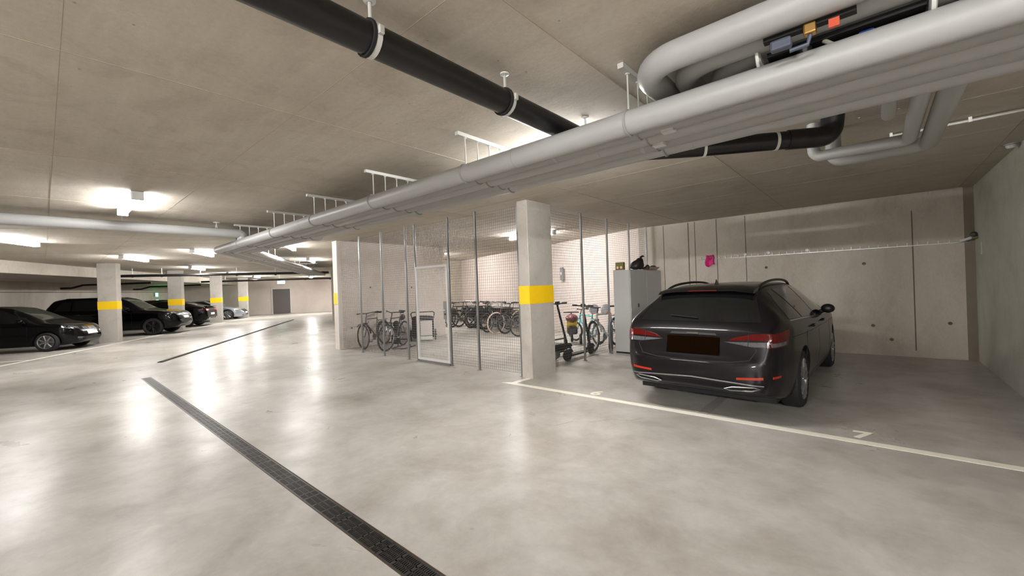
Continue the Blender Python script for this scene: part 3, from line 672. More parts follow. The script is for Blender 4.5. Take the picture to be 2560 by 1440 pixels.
    def wheels(s, track, rimm, spokes=5, tw=.215, double=True, rim_r=None):
        rr = rim_r or s.wr * .70
        t0 = MB().lathe([(rr, -tw / 2 + .012), (rr + .02, -tw / 2), (s.wr - .045, -tw / 2 - .003), (s.wr - .012, -tw / 2 + .018), (s.wr, -tw / 2 + .05), (s.wr, tw / 2 - .05), (s.wr - .012, tw / 2 - .018), (s.wr - .045, tw / 2 + .003), (rr + .02, tw / 2), (rr, tw / 2 - .012), (rr, -tw / 2 + .012)], 40, axis='x')
        for y in s.axles:
            for sg in (1, -1):
                w = bpy.data.objects.new('wheel', None); COL.objects.link(w); w.parent = s.root
                tyre = t0.build('wheel', MT['rubber'], s.root); bpy.data.objects.remove(w)
                tyre.location = (sg * (track - tw / 2), y, s.wr); tyre.rotation_euler = (0, 0, 0 if sg > 0 else PI)
                m = MB().lathe([(0, .0), (rr * .96, .0), (rr + .004, tw / 2 - .02), (rr + .002, tw / 2 - .004), (rr - .018, tw / 2 - .012), (rr - .03, .02)], 36, axis='x')
                for k in range(spokes):
                    for dd in ((-.16, .16) if double else (0,)):
                        a = 2 * PI * k / spokes; a2 = a + dd; a1 = a + dd * .5
                        m.tube([(tw / 2 - .03, .04 * math.cos(a1), .04 * math.sin(a1)), (tw / 2 - .012, rr * .6 * math.cos(a2), rr * .6 * math.sin(a2)), (tw / 2 - .016, (rr - .01) * math.cos(a2), (rr - .01) * math.sin(a2))], [.026, .02, .022], 6)
                m.lathe([(0, tw / 2 - .005), (.03, tw / 2 - .008), (.036, tw / 2 - .03)], 16, axis='x')
                m.build('rim', rimm, tyre)
    def mirror_pair(s, y, z, m, w=.20, out=.06):
        for sg in (1, -1):
            h, n = s.surf((sg * 3, y, z), (-sg, 0, 0)); x = h.x
            o = MB().add(*ell((x + sg * (out + w / 2), y + .02, z + .03), (w / 2, .085, .068)), True).build('door_mirror', m, s.root)
            MB().tube([(x - sg * .02, y + .02, z - .03), (x + sg * (out + .04), y + .03, z)], [.035, .03], 8).build('mirror_arm', MT['trim'], o)
    def handles(s, ys, z, m):
        for y in ys:
            for sg in (1, -1):
                h, n = s.surf((sg * 3, y, z), (-sg, 0, 0)); x = h.x
                MB().tube(fillet([(x - sg * .01, y - .095, z), (x + sg * .028, y - .08, z), (x + sg * .028, y + .08, z), (x - sg * .01, y + .095, z)], .02), .012, 8).build('door_handle', m, s.root)
def ell(c, r, nu=14, nv=9, bias=None):
    vs = [(c[0], c[1], c[2] + r[2])]; fs = []
    for j in range(1, nv):
        a = PI * j / nv
        for i in range(nu):
            b = 2 * PI * i / nu; vs.append((c[0] + r[0] * math.sin(a) * math.cos(b), c[1] + r[1] * math.sin(a) * math.sin(b), c[2] + r[2] * math.cos(a)))
    vs.append((c[0], c[1], c[2] - r[2])); e = len(vs) - 1
    for i in range(nu):
        fs.append((0, 1 + i, 1 + (i + 1) % nu)); fs.append((e, e - nu + (i + 1) % nu, e - nu + i))
    for j in range(nv - 2):
        for i in range(nu):
            a = 1 + j * nu + i; b = 1 + j * nu + (i + 1) % nu; fs.append((a, a + nu, b + nu, b))
    return vs, fs

# ------------------------------------------------------------------ the estate car in front of the bays
PA = plain('dark_grey_metallic_paint', srgb(12, 10, 12), .3, .0, var=.05, scale=60, coat=.4, spec=.15)
root = thing('estate_car', 'dark grey estate car parked nose-in across bays 6 and 7, rear towards the viewer', 'car', (-1.575, 4.78, 0), -.03)
ec = Car(root, 4.86,
    zt=[(0, .60), (.02, .66), (.05, .72), (.075, .83), (.11, .95), (.15, 1.0), (.20, 1.05), (.40, 1.255), (.54, 1.385), (.70, 1.425), (1.2, 1.46), (1.9, 1.47), (2.5, 1.445), (2.95, 1.36), (3.55, 1.05), (3.72, .985), (4.2, .92), (4.6, .80), (4.78, .68), (4.86, .55)],
    wm=[(0, .62), (.02, .68), (.06, .745), (.15, .81), (.3, .855), (.6, .895), (1.1, .918), (2.2, .925), (3.6, .92), (4.2, .89), (4.55, .80), (4.75, .66), (4.86, .50)],
    belt=[(0, .9), (.3, 1.02), (1.0, 1.0), (2.0, .965), (3.0, .94), (4.0, .92), (4.86, .9)],
    zb=[(0, .36), (.05, .31), (.3, .24), (.6, .2), (4.3, .18), (4.7, .22), (4.86, .34)],
    wroof=[(0, .66), (.25, .66), (.55, .56), (1.5, .585), (2.5, .58), (3.0, .60), (3.7, .68), (4.86, .6)], paint=PA, axles=(1.03, 3.86), wr=.335, arch=.385)
ec.patch('rear_window', [(-.665, 1.035), (.665, 1.035), (.63, 1.13), (.55, 1.34), (.49, 1.375), (-.49, 1.375), (-.55, 1.34), (-.63, 1.13)], 'rear', MT['glass'])
ec.both('side_window', [(.60, 1.05), (1.20, 1.03), (1.12, 1.20), (1.02, 1.365), (.86, 1.35), (.70, 1.22)], 'side', MT['glass'])
ec.both('side_window', [(1.25, 1.03), (2.12, .99), (2.10, 1.20), (2.05, 1.385), (1.08, 1.37), (1.16, 1.20)], 'side', MT['glass'])
ec.both('side_window', [(2.17, .985), (3.30, .955), (3.08, 1.11), (2.72, 1.32), (2.50, 1.375), (2.10, 1.385), (2.15, 1.2)], 'side', MT['glass'])
ec.patch('windscreen', [(-.58, 3.50), (.58, 3.50), (.50, 3.05), (.47, 2.82), (-.47, 2.82), (-.50, 3.05)], 'top', MT['glass'])
ec.ribbon('window_trim', [(.62, 1.035), (1.2, 1.02), (2.14, .978), (3.3, .944)], 'side', MT['chrome'], .010)
for a, bz in ((1.22, .50), (2.145, .40), (3.28, .40)):
    ec.ribbon('door_gap', [(a, .97), (a + .02, .75), (a - (.12 if a < 2 else 0), bz)], 'side', MT['gap'])
ec.ribbon('side_crease', [(.5, .87), (1.5, .85), (2.8, .835), (4.0, .82)], 'side', MT['gap'], .004)
ec.ribbon('sill_strip', [(1.50, .29), (3.4, .27)], 'side', MT['trim'], .05)
ec.handles((1.62, 2.52), .90, PA); ec.mirror_pair(2.92, 1.0, MT['trim'], .17, .01)
# tail lamps: red upper blade, clear lower blade, and the part that wraps the flank
for sg in (1, -1):
    b = lambda n, poly, m, ax='rear', par=None, off=.006: ec.patch(n, [(sg * u, v) for u, v in poly][::sg] if ax == 'rear' else poly, ax, m, side=sg, parent=par, sp=.03, off=off)
    tl = b('tail_lamp', [(.36, .845), (.56, .86), (.70, .862), (.772, .865), (.768, .935), (.60, .925), (.44, .885)], MT['red'])
    b('reversing_lamp', [(.33, .835), (.60, .842), (.772, .85), (.775, .80), (.60, .795), (.46, .815)], MT['clear'], par=tl)
    b('flank_lamp', [(.085, .79), (.36, .80), (.43, .965), (.30, .955), (.11, .925)], MT['red'], 'side', tl)
    b('lamp_bar', [(.10, .80), (.30, .81), (.31, .845), (.10, .838)], MT['clear'], 'side', tl, .010)
    b('lamp_gap', [(.560, .795), (.566, .795), (.568, .93), (.562, .93)], MT['gap'], 'rear', tl, .008)
    b('bumper_reflector', [(.46, .455), (.70, .475), (.70, .50), (.46, .478)], MT['orange'])
    b('bumper_reflector', [(.10, .478), (.20, .485), (.20, .508), (.10, .503)], MT['orange'], 'side')
    ring = [(sg * x, z) for x, z in ((.34, .352), (.40, .335), (.60, .35), (.67, .378), (.62, .392), (.42, .375))]
    ex = b('exhaust_opening', [(.36, .352), (.41, .340), (.60, .354), (.65, .376), (.61, .386), (.42, .370)], MT['gap'], 'rear', None, .006)
    pts = []
    for u, v in ring:
        h, n = ec.surf((u, -2, v), (0, 1, 0)); pts.append((h if h else Vector((u, .05, v))) + Vector((0, -.012, 0)))
    MB().tube(pts, .007, 8, closed=True).build('chrome_ring', MT['alloy'], ex)
    # roof rail
    rp = []
    for y, dz in ((.72, -.005), (.82, .03), (1.1, .045), (1.6, .05), (2.1, .045), (2.38, .03), (2.5, -.005)):
        h, n = ec.surf((sg * .535, y, 4), (0, 0, -1)); rp.append(h + Vector((0, 0, dz)))
    MB().tube(crom(rp, 3), .016, 8).build('roof_rail', MT['trim'], root)
ec.patch('number_plate', [(-.285, .69), (.285, .69), (.285, .875), (-.285, .875)], 'rear', MT['plate_brown'], off=.012, sp=.1)
ec.patch('plate_handle', [(-.26, .895), (.26, .895), (.24, .918), (-.24, .918)], 'rear', MT['trim'], off=.012)
ec.patch('badge_or_glint', [(-.065, .902), (.065, .902), (.065, .918), (-.065, .918)], 'rear', MT['chrome'], off=.020)  # chrome bar added for the bright lamp reflection at the handle
ec.patch('diffuser', [(-.66, .34), (.66, .34), (.70, .40), (.40, .42), (-.40, .42), (-.70, .40)], 'rear', MT['trim'], off=.003)
ec.patch('chrome_strip', [(-.70, .405), (0, .432), (.70, .405), (.70, .416), (0, .446), (-.70, .416)], 'rear', MT['alloy'], off=.010)
tg = ec.ribbon('tailgate_gap', [(0, .615), (.40, .63), (.58, .66), (.64, .76), (.60, .83)], 'rear', MT['gap'], .010)
ec.ribbon('bumper_step', [(0, .585), (.45, .60), (.72, .64)], 'rear', PA, .02)
sp = MB()
pr = [(.44, 1.372), (.50, 1.408), (.74, 1.438), (.78, 1.41), (.56, 1.37)]
for k, (x, dz) in enumerate(((-.54, -.035), (-.36, -.008), (0, 0), (.36, -.008), (.54, -.035))): sp.v += [(x, y, z + dz + .004) for y, z in pr]
for k in range(4):
    for i in range(5): sp.f.append((k * 5 + i, k * 5 + (i + 1) % 5, k * 5 + 5 + (i + 1) % 5, k * 5 + 5 + i)); sp.sm.append(True)
sp.f += [(0, 1, 2, 3, 4), (24, 23, 22, 21, 20)]; sp.sm += [False, False]
so = sp.build('roof_spoiler', PA, root)
MB().box(-.16, .16, .441, .452, 1.374, 1.388).build('brake_light', MT['red'], so)
MB().add([(-.012, .95, 1.44), (.012, .95, 1.44), (.012, 1.10, 1.45), (-.012, 1.10, 1.45), (-.003, .99, 1.515), (.003, .99, 1.515), (.006, 1.07, 1.455), (-.006, 1.07, 1.455)], [(0, 1, 5, 4), (1, 2, 6, 5), (2, 3, 7, 6), (3, 0, 4, 7), (4, 5, 6, 7), (0, 3, 2, 1)]).build('shark_fin_antenna', PA, root)
h0, _n = ec.surf((.02, -2, 1.075), (0, 1, 0)); h1, _n = ec.surf((-.30, -2, 1.10), (0, 1, 0))
MB().tube([h0 + Vector((0, -.02, .005)), h1 + Vector((0, -.02, .005))], .008, 6).build('rear_wiper', MT['trim'], root)
ec.wheels(.905, MT['alloy'], 5)
MB().box(-.75, .75, .35, 4.4, .17, .24).build('underbody', MT['gap'], root)

# ------------------------------------------------------------------ the cars of the far row
BK = plain('black_car_paint', srgb(4, 4, 6), .18, .0, var=.05, coat=.3, spec=.12)
SV = plain('silver_car_paint', srgb(150, 154, 162), .3, .6, var=.04, coat=1.0)
DR = plain('dark_red_car_paint', srgb(30, 16, 18), .25, .1, var=.05, coat=1.0)
def lane_car(name, label, s, t, nose_out, L):
    """root at the car's rear; nose_out: the nose points at the lane"""
    d = LR if nose_out else -LR; p = LO + LD * s + LR * t
    if nose_out: p = p - LR * L
    return thing(name, label, 'car', (p.x, p.y, 0), math.atan2(d.y, d.x) - PI / 2)
def front_face(c, L, z, hood, grille, w, plate=True, big=False):
    for sg in (1, -1):
        q = lambda n, poly, m, ax='front', par=None, off=.006: c.patch(n, [(sg * u, v) for u, v in poly][::-sg] if ax == 'front' else poly, ax, m, side=sg, parent=par, sp=.04, off=off)
        hl = q('headlamp', [(w * .60, z + .01), (w * .90, z + .03), (w * .95, z + .10), (w * .86, z + .125), (w * .66, z + .085)], MT['clear'])
        q('lamp_side', [(L - .40, z + .07), (L - .17, z + .02), (L - .15, z + .07), (L - .28, z + .12), (L - .40, z + .13)], MT['clear'], 'side', hl)
        q('fog_lamp', [(w * .60, z - .30), (w * .78, z - .30), (w * .78, z - .25), (w * .60, z - .26)], MT['clear'])
    c.patch('grille', [(-grille, z - .05), (grille, z - .05), (grille * .95, z + .06), (-grille * .95, z + .06)] if not big else [(-grille, z - .16), (grille, z - .16), (grille, z + .09), (-grille, z + .09)], 'front', MT['trim'])
    c.patch('badge_or_glint', [(-.06, z - .03), (.06, z - .03), (.06, z + .05), (-.06, z + .05)], 'front', MT['chrome'], off=.012, sp=.03)
    c.patch('lower_grille', [(-.55, z - .36), (.55, z - .36), (.5, z - .26), (-.5, z - .26)], 'front', MT['trim'])
    if plate: c.patch('number_plate', [(-.24, z - .19), (.24, z - .19), (.24, z - .09), (-.24, z - .09)], 'front', MT['plate_white'], off=.018, sp=.1)
def side_glass(c, quads, gaps=(), hy=(), hz=.85):
    for q in quads: c.both('side_window', q, 'side', MT['glass'])
    for a, z0, z1 in gaps: c.ribbon('door_gap', [(a, z0), (a + .02, (z0 + z1) / 2), (a, z1)], 'side', MT['gap'])
    if hy: c.handles(hy, hz, MT['trim'])
# black hatchback, nose to the lane
L = 3.95; root = lane_car('hatchback_car', 'black hatchback at the left edge, nose out, before the first banded column', -1.42, -.22, True, L)
c = Car(root, L, zt=[(0, .55), (.03, .7), (.08, .86), (.16, 1.0), (.3, 1.22), (.45, 1.38), (.9, 1.45), (1.6, 1.47), (2.1, 1.42), (2.5, 1.28), (3.0, 1.0), (3.1, .96), (3.5, .86), (3.78, .74), (3.9, .6), (3.95, .5)],
    wm=[(0, .62), (.05, .72), (.3, .82), (.8, .85), (2.2, .855), (3.0, .84), (3.5, .78), (3.75, .66), (3.95, .45)], belt=[(0, .9), (.4, .95), (2, .9), (3, .86), (3.95, .8)],
    zb=[(0, .34), (.3, .22), (3.5, .18), (3.8, .2), (3.95, .3)], wroof=[(0, .6), (.4, .55), (1.6, .56), (2.5, .58), (3.95, .6)], paint=BK, axles=(.72, 3.2), wr=.30)
side_glass(c, [[(.45, 1.0), (1.42, .96), (1.42, 1.36), (.75, 1.34)], [(1.48, .955), (2.72, .915), (2.38, 1.18), (2.05, 1.34), (1.48, 1.36)]], [(1.45, .93, .35), (2.75, .88, .35)], (1.7,), .84)
c.patch('windscreen', [(-.56, 2.98), (.56, 2.98), (.46, 2.12), (-.46, 2.12)], 'top', MT['glass2']); c.mirror_pair(2.62, .96, BK, .16)
front_face(c, L, .66, .9, .3, .72); c.wheels(.84, MT['alloy'], 7, .19, False)
MB().box(-.7, .7, .3, 3.6, .17, .24).build('underbody', MT['gap'], root)
# black off-roader, nose past the line
L = 4.7; root = lane_car('off_road_car', 'large black off-roader sticking out between the first two banded columns', 3.55, .62, True, L)
c = Car(root, L, zt=[(0, .7), (.03, .9), (.08, 1.12), (.18, 1.42), (.35, 1.62), (.8, 1.69), (1.8, 1.70), (2.4, 1.66), (2.75, 1.55), (3.3, 1.19), (3.42, 1.14), (4.0, 1.06), (4.4, .98), (4.6, .84), (4.7, .65)],
    wm=[(0, .7), (.06, .8), (.3, .91), (1, .94), (3, .945), (4.0, .93), (4.4, .86), (4.6, .74), (4.7, .6)], belt=[(0, 1.08), (1, 1.10), (2.5, 1.07), (3.5, 1.04), (4.7, 1.0)],
    zb=[(0, .42), (.3, .3), (4.2, .26), (4.5, .28), (4.7, .42)], wroof=[(0, .72), (.4, .62), (2.4, .62), (3.4, .7), (4.7, .66)], paint=BK, axles=(.85, 3.78), wr=.365, arch=.43)
side_glass(c, [[(.45, 1.17), (1.0, 1.16), (.95, 1.55), (.66, 1.54)], [(1.06, 1.155), (1.95, 1.14), (1.93, 1.58), (1.02, 1.57)], [(2.01, 1.135), (3.02, 1.10), (2.62, 1.42), (2.35, 1.56), (1.99, 1.58)]], [(1.03, 1.1, .4), (1.98, 1.1, .35), (3.05, 1.05, .4)], (1.25, 2.2), 1.0)
c.patch('windscreen', [(-.62, 3.28), (.62, 3.28), (.52, 2.56), (-.52, 2.56)], 'top', MT['glass2']); c.mirror_pair(2.92, 1.14, BK, .2)
front_face(c, L, .86, 1.1, .34, .80, big=True); c.wheels(.935, MT['darkalloy'], 5, .25)
c.both('roof_rail', [(.7, 1.655), (2.4, 1.64), (2.4, 1.66), (.7, 1.675)], 'side', MT['trim'], off=.02)
MB().box(-.78, .78, .3, 4.3, .26, .34).build('underbody', MT['gap'], root)
# black coupe, tail to the lane
L = 4.6; root = lane_car('coupe_car', 'black coupe with a rear spoiler, tail lamps towards the lane', 8.2, .12, False, L)
c = Car(root, L, zt=[(0, .62), (.02, .78), (.06, .93), (.12, 1.03), (.3, 1.08), (.6, 1.16), (1.1, 1.32), (1.6, 1.41), (2.2, 1.43), (2.6, 1.36), (3.3, 1.02), (3.5, .96), (4.1, .86), (4.4, .74), (4.55, .6), (4.6, .5)],
    wm=[(0, .68), (.05, .76), (.2, .84), (.6, .91), (1.1, .93), (2.4, .91), (3.6, .90), (4.2, .84), (4.45, .7), (4.6, .5)], belt=[(0, .98), (.5, 1.02), (1.5, 1.0), (2.5, .94), (3.5, .9), (4.6, .85)],
    zb=[(0, .42), (.1, .32), (.4, .22), (4.3, .17), (4.6, .3)], wroof=[(0, .72), (.5, .62), (1.6, .54), (2.4, .56), (3.4, .66), (4.6, .6)], paint=BK, axles=(.95, 3.7), wr=.345)
side_glass(c, [[(.85, 1.08), (1.6, 1.05), (1.62, 1.33), (1.3, 1.28)], [(1.66, 1.05), (3.0, .97), (2.55, 1.26), (2.2, 1.36), (1.68, 1.34)]], [(1.6, 1.0, .4), (3.05, .93, .4)], (1.8,), .9)
c.patch('rear_window', [(-.52, .62), (.52, .62), (.42, 1.25), (-.42, 1.25)], 'top', MT['glass']); c.mirror_pair(2.9, .98, BK)
for sg in (1, -1):
    tl = c.patch('tail_lamp', [(sg * u, v) for u, v in ((.40, .86), (.74, .85), (.76, .92), (.42, .905))][::sg], 'rear', plain('lit_red_lens', srgb(200, 20, 16), .15, emit=srgb(255, 40, 30), estr=1.2), sp=.04, off=.006)
    c.patch('flank_lamp', [(.06, .85), (.36, .90), (.38, .93), (.07, .925)], 'side', MT['red'], side=sg, parent=tl, sp=.04)
    c.patch('exhaust_pipe', [(sg * u, v) for u, v in ((.42, .40), (.56, .40), (.56, .46), (.42, .46))][::sg], 'rear', MT['chrome'], sp=.05, off=.02)
c.patch('number_plate', [(-.26, .60), (.26, .60), (.26, .71), (-.26, .71)], 'rear', MT['plate_white'], off=.012, sp=.1)
c.patch('diffuser', [(-.6, .40), (.6, .40), (.6, .50), (-.6, .50)], 'rear', MT['trim'])
MB().bbox(-.66, .66, .03, .20, 1.055, 1.085, .01).build('rear_spoiler', BK, root)
c.wheels(.92, MT['darkalloy'], 5, .25); MB().box(-.75, .75, .4, 4.2, .16, .24).build('underbody', MT['gap'], root)
# dark car set back in its bay
L = 4.2; root = lane_car('parked_car', 'dark red-black car set far back in its bay, behind the third banded column', 12.35, -1.3, True, L)
c = Car(root, L, zt=[(0, .6), (.05, .85), (.15, 1.05), (.4, 1.36), (.9, 1.5), (1.8, 1.52), (2.3, 1.42), (2.9, 1.08), (3.1, 1.0), (3.7, .9), (4.1, .7), (4.2, .5)],
    wm=[(0, .65), (.1, .78), (.5, .86), (2, .88), (3.4, .86), (3.9, .76), (4.2, .5)], belt=[(0, .95), (2, .95), (4.2, .85)], zb=[(0, .36), (.3, .22), (4, .2), (4.2, .32)], wroof=[(0, .62), (.5, .56), (2.2, .57), (4.2, .6)], paint=DR, axles=(.8, 3.4), wr=.32)
side_glass(c, [[(.5, 1.04), (1.5, 1.01), (1.5, 1.4), (.8, 1.38)], [(1.56, 1.01), (2.8, .97), (2.3, 1.3), (2.05, 1.4), (1.56, 1.41)]], [(1.53, .97, .4)], (1.8,), .9)
c.patch('windscreen', [(-.58, 2.92), (.58, 2.92), (.47, 2.2), (-.47, 2.2)], 'top', MT['glass']); c.mirror_pair(2.72, 1.05, DR)
front_face(c, L, .72, .9, .3, .76); c.wheels(.87, MT['darkalloy'], 5, .2)
# silver car, nose to the lane
L = 4.4; root = lane_car('silver_car', 'silver car with round alloy wheels, nose out, before the farthest banded column', 14.75, .02, True, L)
c = Car(root, L, zt=[(0, .6), (.04, .85), (.12, .98), (.5, 1.04), (.9, 1.2), (1.3, 1.33), (1.9, 1.36), (2.3, 1.28), (2.9, .98), (3.1, .92), (3.7, .82), (4.15, .68), (4.35, .54), (4.4, .48)],
    wm=[(0, .66), (.1, .78), (.5, .88), (1.2, .90), (3.3, .89), (3.9, .84), (4.2, .70), (4.4, .48)], belt=[(0, .92), (1, .95), (2.5, .89), (4.4, .8)], zb=[(0, .36), (.3, .2), (4.1, .15), (4.4, .24)], wroof=[(0, .66), (1.2, .53), (2.2, .54), (3, .64), (4.4, .6)], paint=SV, axles=(.9, 3.5), wr=.33)
side_glass(c, [[(.9, 1.0), (2.7, .94), (2.3, 1.16), (2.0, 1.29), (1.3, 1.26)]], [(1.5, .93, .35), (2.85, .88, .35)], (1.7,), .82)
c.patch('windscreen', [(-.56, 2.86), (.56, 2.86), (.45, 2.12), (-.45, 2.12)], 'top', MT['glass']); c.mirror_pair(2.7, .93, SV)
front_face(c, L, .58, .9, .4, .74, big=True); c.wheels(.885, MT['alloy'], 8, .23, False, .25)
MB().box(-.7, .7, .3, 4.0, .15, .24).build('underbody', MT['gap'], root)
# ================================================================== BICYCLES
MT['white_tyre'] = plain('cream_tyre', srgb(206, 186, 170), .7, var=.08)
MT['saddle'] = plain('black_saddle', srgb(24, 22, 23), .6, var=.1)
COLS = {}
def cm_(r, g, b, rough=.35, metal=.1):
    k = (r, g, b)
    if k not in COLS: COLS[k] = plain('paint_%d_%d_%d' % k, srgb(r, g, b), rough, metal, var=.06, scale=30, coat=.3)
    return COLS[k]
_wm = {}
def wheel_parts(R, tw):
    k = (R, tw)
    if k not in _wm:
        _wm[k] = 1
    ty = MB().tube([(R * math.cos(a) - tw * math.cos(a), 0, R * math.sin(a) - tw * math.sin(a)) for a in [2 * PI * i / 28 for i in range(28)]], tw, 8, closed=True)
    rm = MB().tube([((R - 2.1 * tw) * math.cos(a), 0, (R - 2.1 * tw) * math.sin(a)) for a in [2 * PI * i / 28 for i in range(28)]], .011, 6, closed=True)
    rm.tube([(0, -.05, 0), (0, .05, 0)], .02, 8)
    sp = MB()
    for i in range(20):
        a = 2 * PI * i / 20; y = .03 if i % 2 else -.03
        sp.tube([(.02 * math.cos(a + .6), y, .02 * math.sin(a + .6)), ((R - 2.2 * tw) * math.cos(a), 0, (R - 2.2 * tw) * math.sin(a))], .0016, 4, cap=False)
    return ty, rm, sp
def bike(label, pos, head, lean=0.0, frame=(30, 30, 32), tyre='rubber', R=.345, sc=1.0, steer=0.0, basket=None, step=False, guards=False, bag=None, ebike=False, kind='bicycle', rim='alloy', group='bicycles in the bike room', tw=.021):
    t = thing(kind, label, 'bicycle', (pos[0], pos[1], 0), head, group); t.rotation_euler = (lean, 0, head); t.scale = (sc,) * 3
    fm = cm_(*frame); wb = 1.04; BB = Vector((.43, 0, R - .06)); ST = Vector((.27, 0, R + .46)); HT = Vector((.80, 0, R + .50)); HB = Vector((.85, 0, R + .36)); FW = Vector((wb, 0, R)); RW = Vector((0, 0, R))
    f = MB(); tr = .017
    f.tube([BB, ST + (ST - BB).normalized() * .03], tr, 8)
    if step: f.tube(fillet([HB, Vector((.60, 0, R + .10)), Vector((.36, 0, R + .18))], .12), .022, 8)
    else: f.tube([HT - Vector((-.01, 0, .03)), ST], tr, 8)
    f.tube([HB, BB], .026 if ebike else .019, 8)
    if ebike: f.tube([HB.lerp(BB, .15) + Vector((-.02, 0, .03)), HB.lerp(BB, .9) + Vector((-.02, 0, .03))], .036, 10)
    f.tube([HT, HB], .022, 8)
    for y in (-.055, .055):
        f.tube([RW + Vector((0, y, 0)), BB + Vector((0, y * .5, 0))], .010, 6); f.tube([RW + Vector((0, y, 0)), ST + Vector((.01, y * .3, -.04))], .009, 6)
    f.build('frame', fm, t)
    fk = MB()
    for y in (-.05, .05): fk.tube([HB + Vector((.005, y, .0)), HB.lerp(FW, .5) + Vector((.0, y, 0)), FW + Vector((0, y, 0))], [.015, .013, .010], 6)
    fk.tube([HB + Vector((0, -.05, 0)), HB + Vector((0, .05, 0))], .015, 6); fk.build('fork', fm if frame[0] < 150 else MT['alloy'], t)
    hb = MB(); top = HT + Vector((-.04, 0, .12))
    hb.tube([HT, top], .014, 8); w = .31
    cs, sn = math.cos(steer), math.sin(steer)
    rot = lambda x, y, z: top + Vector((x * cs - y * sn, x * sn + y * cs, z))
    hb.tube([rot(-.10, -w, .02), rot(.02, -w * .5, .02), rot(.04, 0, 0), rot(.02, w * .5, .02), rot(-.10, w, .02)], .012, 8); ho = hb.build('handlebar', MT['blackm'], t)
    for s in (-1, 1):
        MB().tube([rot(-.10, s * w, .02), rot(-.055, s * w * .78, .02)], .017, 8).build('grip', MT['rubber'], ho)
        MB().tube([rot(-.05, s * w * .74, .015), rot(.0, s * w * .85, -.03)], .006, 6).build('brake_lever', MT['alloy'], ho)
    sd = ST + (ST - BB).normalized() * .16
    MB().tube([ST, sd], .013, 8).build('seat_post', MT['alloy'], t)
    MB().add([(sd.x - .13, -.075, sd.z + .03), (sd.x - .13, .075, sd.z + .03), (sd.x - .02, .06, sd.z + .035), (sd.x + .13, .016, sd.z + .025), (sd.x + .13, -.016, sd.z + .025), (sd.x - .02, -.06, sd.z + .035),
              (sd.x - .12, -.06, sd.z - .015), (sd.x - .12, .06, sd.z - .015), (sd.x - .02, .035, sd.z), (sd.x + .12, .01, sd.z + .005), (sd.x + .12, -.01, sd.z + .005), (sd.x - .02, -.035, sd.z)],
             [(0, 5, 4, 3, 2, 1), (6, 7, 8, 9, 10, 11), (0, 1, 7, 6), (1, 2, 8, 7), (2, 3, 9, 8), (3, 4, 10, 9), (4, 5, 11, 10), (5, 0, 6, 11)], True).build('saddle', MT['saddle'], t)
    for c in (RW, FW):
        ty, rm, sp = wheel_parts(R, tw)
        o = ty.build('wheel', MT[tyre], t); o.location = c; rm.build('rim', MT[rim], o); sp.build('spokes', MT['alloy'], o, sharp=0, recalc=False)
        if c is FW and steer: o.rotation_euler = (0, 0, steer * .6)
    ck = MB().lathe([(.02, -.008), (.095, -.006), (.095, .006), (.02, .008)], 24, Matrix.Translation(BB + Vector((0, -.06, 0))), 'y')
    ck.tube([BB + Vector((0, -.075, 0)), BB + Vector((.11, -.08, -.13))], .011, 6); ck.tube([BB + Vector((0, .065, 0)), BB + Vector((-.11, .075, .13))], .011, 6); ck.tube([BB + Vector((0, -.07, 0)), BB + Vector((0, .07, 0))], .018, 8)
    cr = ck.build('crankset', MT['alloy'], t)
    for p, s in ((BB + Vector((.11, -.08, -.13)), -1), (BB + Vector((-.11, .075, .13)), 1)): MB().box(p.x - .045, p.x + .045, min(p.y, p.y + s * .09), max(p.y, p.y + s * .09), p.z - .011, p.z + .011).build('pedal', MT['rubber'], cr)
    if guards:
        for c, a0, a1 in ((RW, .15, 2.7), (FW, .9, 3.0)):
            MB().tube([c + Vector(((R + .022) * math.cos(a), 0, (R + .022) * math.sin(a))) for a in [a0 + (a1 - a0) * k / 14 for k in range(15)]], .008, 6, sx=3.2).build('mudguard', MT['blackm'] if frame[0] < 150 else MT['white_metal'], t)
        MB().tube([(-.22, -.06, R + .40), (.2, -.05, R + .40)], .006, 6).tube([(-.22, .06, R + .40), (.2, .05, R + .40)], .006, 6).tube([(-.22, -.06, R + .40), (-.22, .06, R + .40)], .006, 6).tube([(-.1, -.06, R + .40), (0, -.06, R)], .006, 6).tube([(-.1, .06, R + .40), (0, .06, R)], .006, 6).build('luggage_rack', MT['blackm'], t)
    if basket:
        b = MB()
        for k in range(5):
            z = .0 + .05 * k; e = .12 + .01 * k
            b.tube([rot(.06, -e * 1.3, z - .12), rot(.06 + 2 * e, -e * 1.3, z - .12), rot(.06 + 2 * e, e * 1.3, z - .12), rot(.06, e * 1.3, z - .12)], .004, 4, closed=True)
        for a in range(6):
            for s in (-1, 1): b.tube([rot(.06 + .048 * a, s * .156, -.12), rot(.06 + .056 * a, s * .208, .08)], .003, 4)
        b.build('basket', cm_(*basket), t)
    if bag:
        for c, r in bag['blobs']: MB().add(*ell(c, r, 14, 9), True).build('bag', cm_(*bag['col'], .8, 0), t)
    return t
H1 = math.atan2(-.89, .46)
bike('dark grey city bicycle with curved handlebar at the left end of the fence', (-10.68, 6.52), H1, .10, (70, 68, 66), guards=True, steer=.25, sc=.97)
bike('black and silver bicycle with a saddle bag, second from the left behind the fence', (-9.90, 6.60), H1 + .08, -.07, (48, 47, 48), steer=-.35, rim='alloy', bag={'blobs': [((.12, 0, .80), (.10, .07, .08))], 'col': (30, 28, 28)})
rk = thing('bicycle_stand', 'low black tube stand on the floor beneath the second bicycle', 'stand', (-9.5, 6.33, 0), H1)
MB().tube(fillet([(-.3, -.2, .02), (.3, -.2, .02), (.3, .2, .02), (-.3, .2, .02)], .08), .012, 8).build('floor_loop', MT['blackm'], rk)
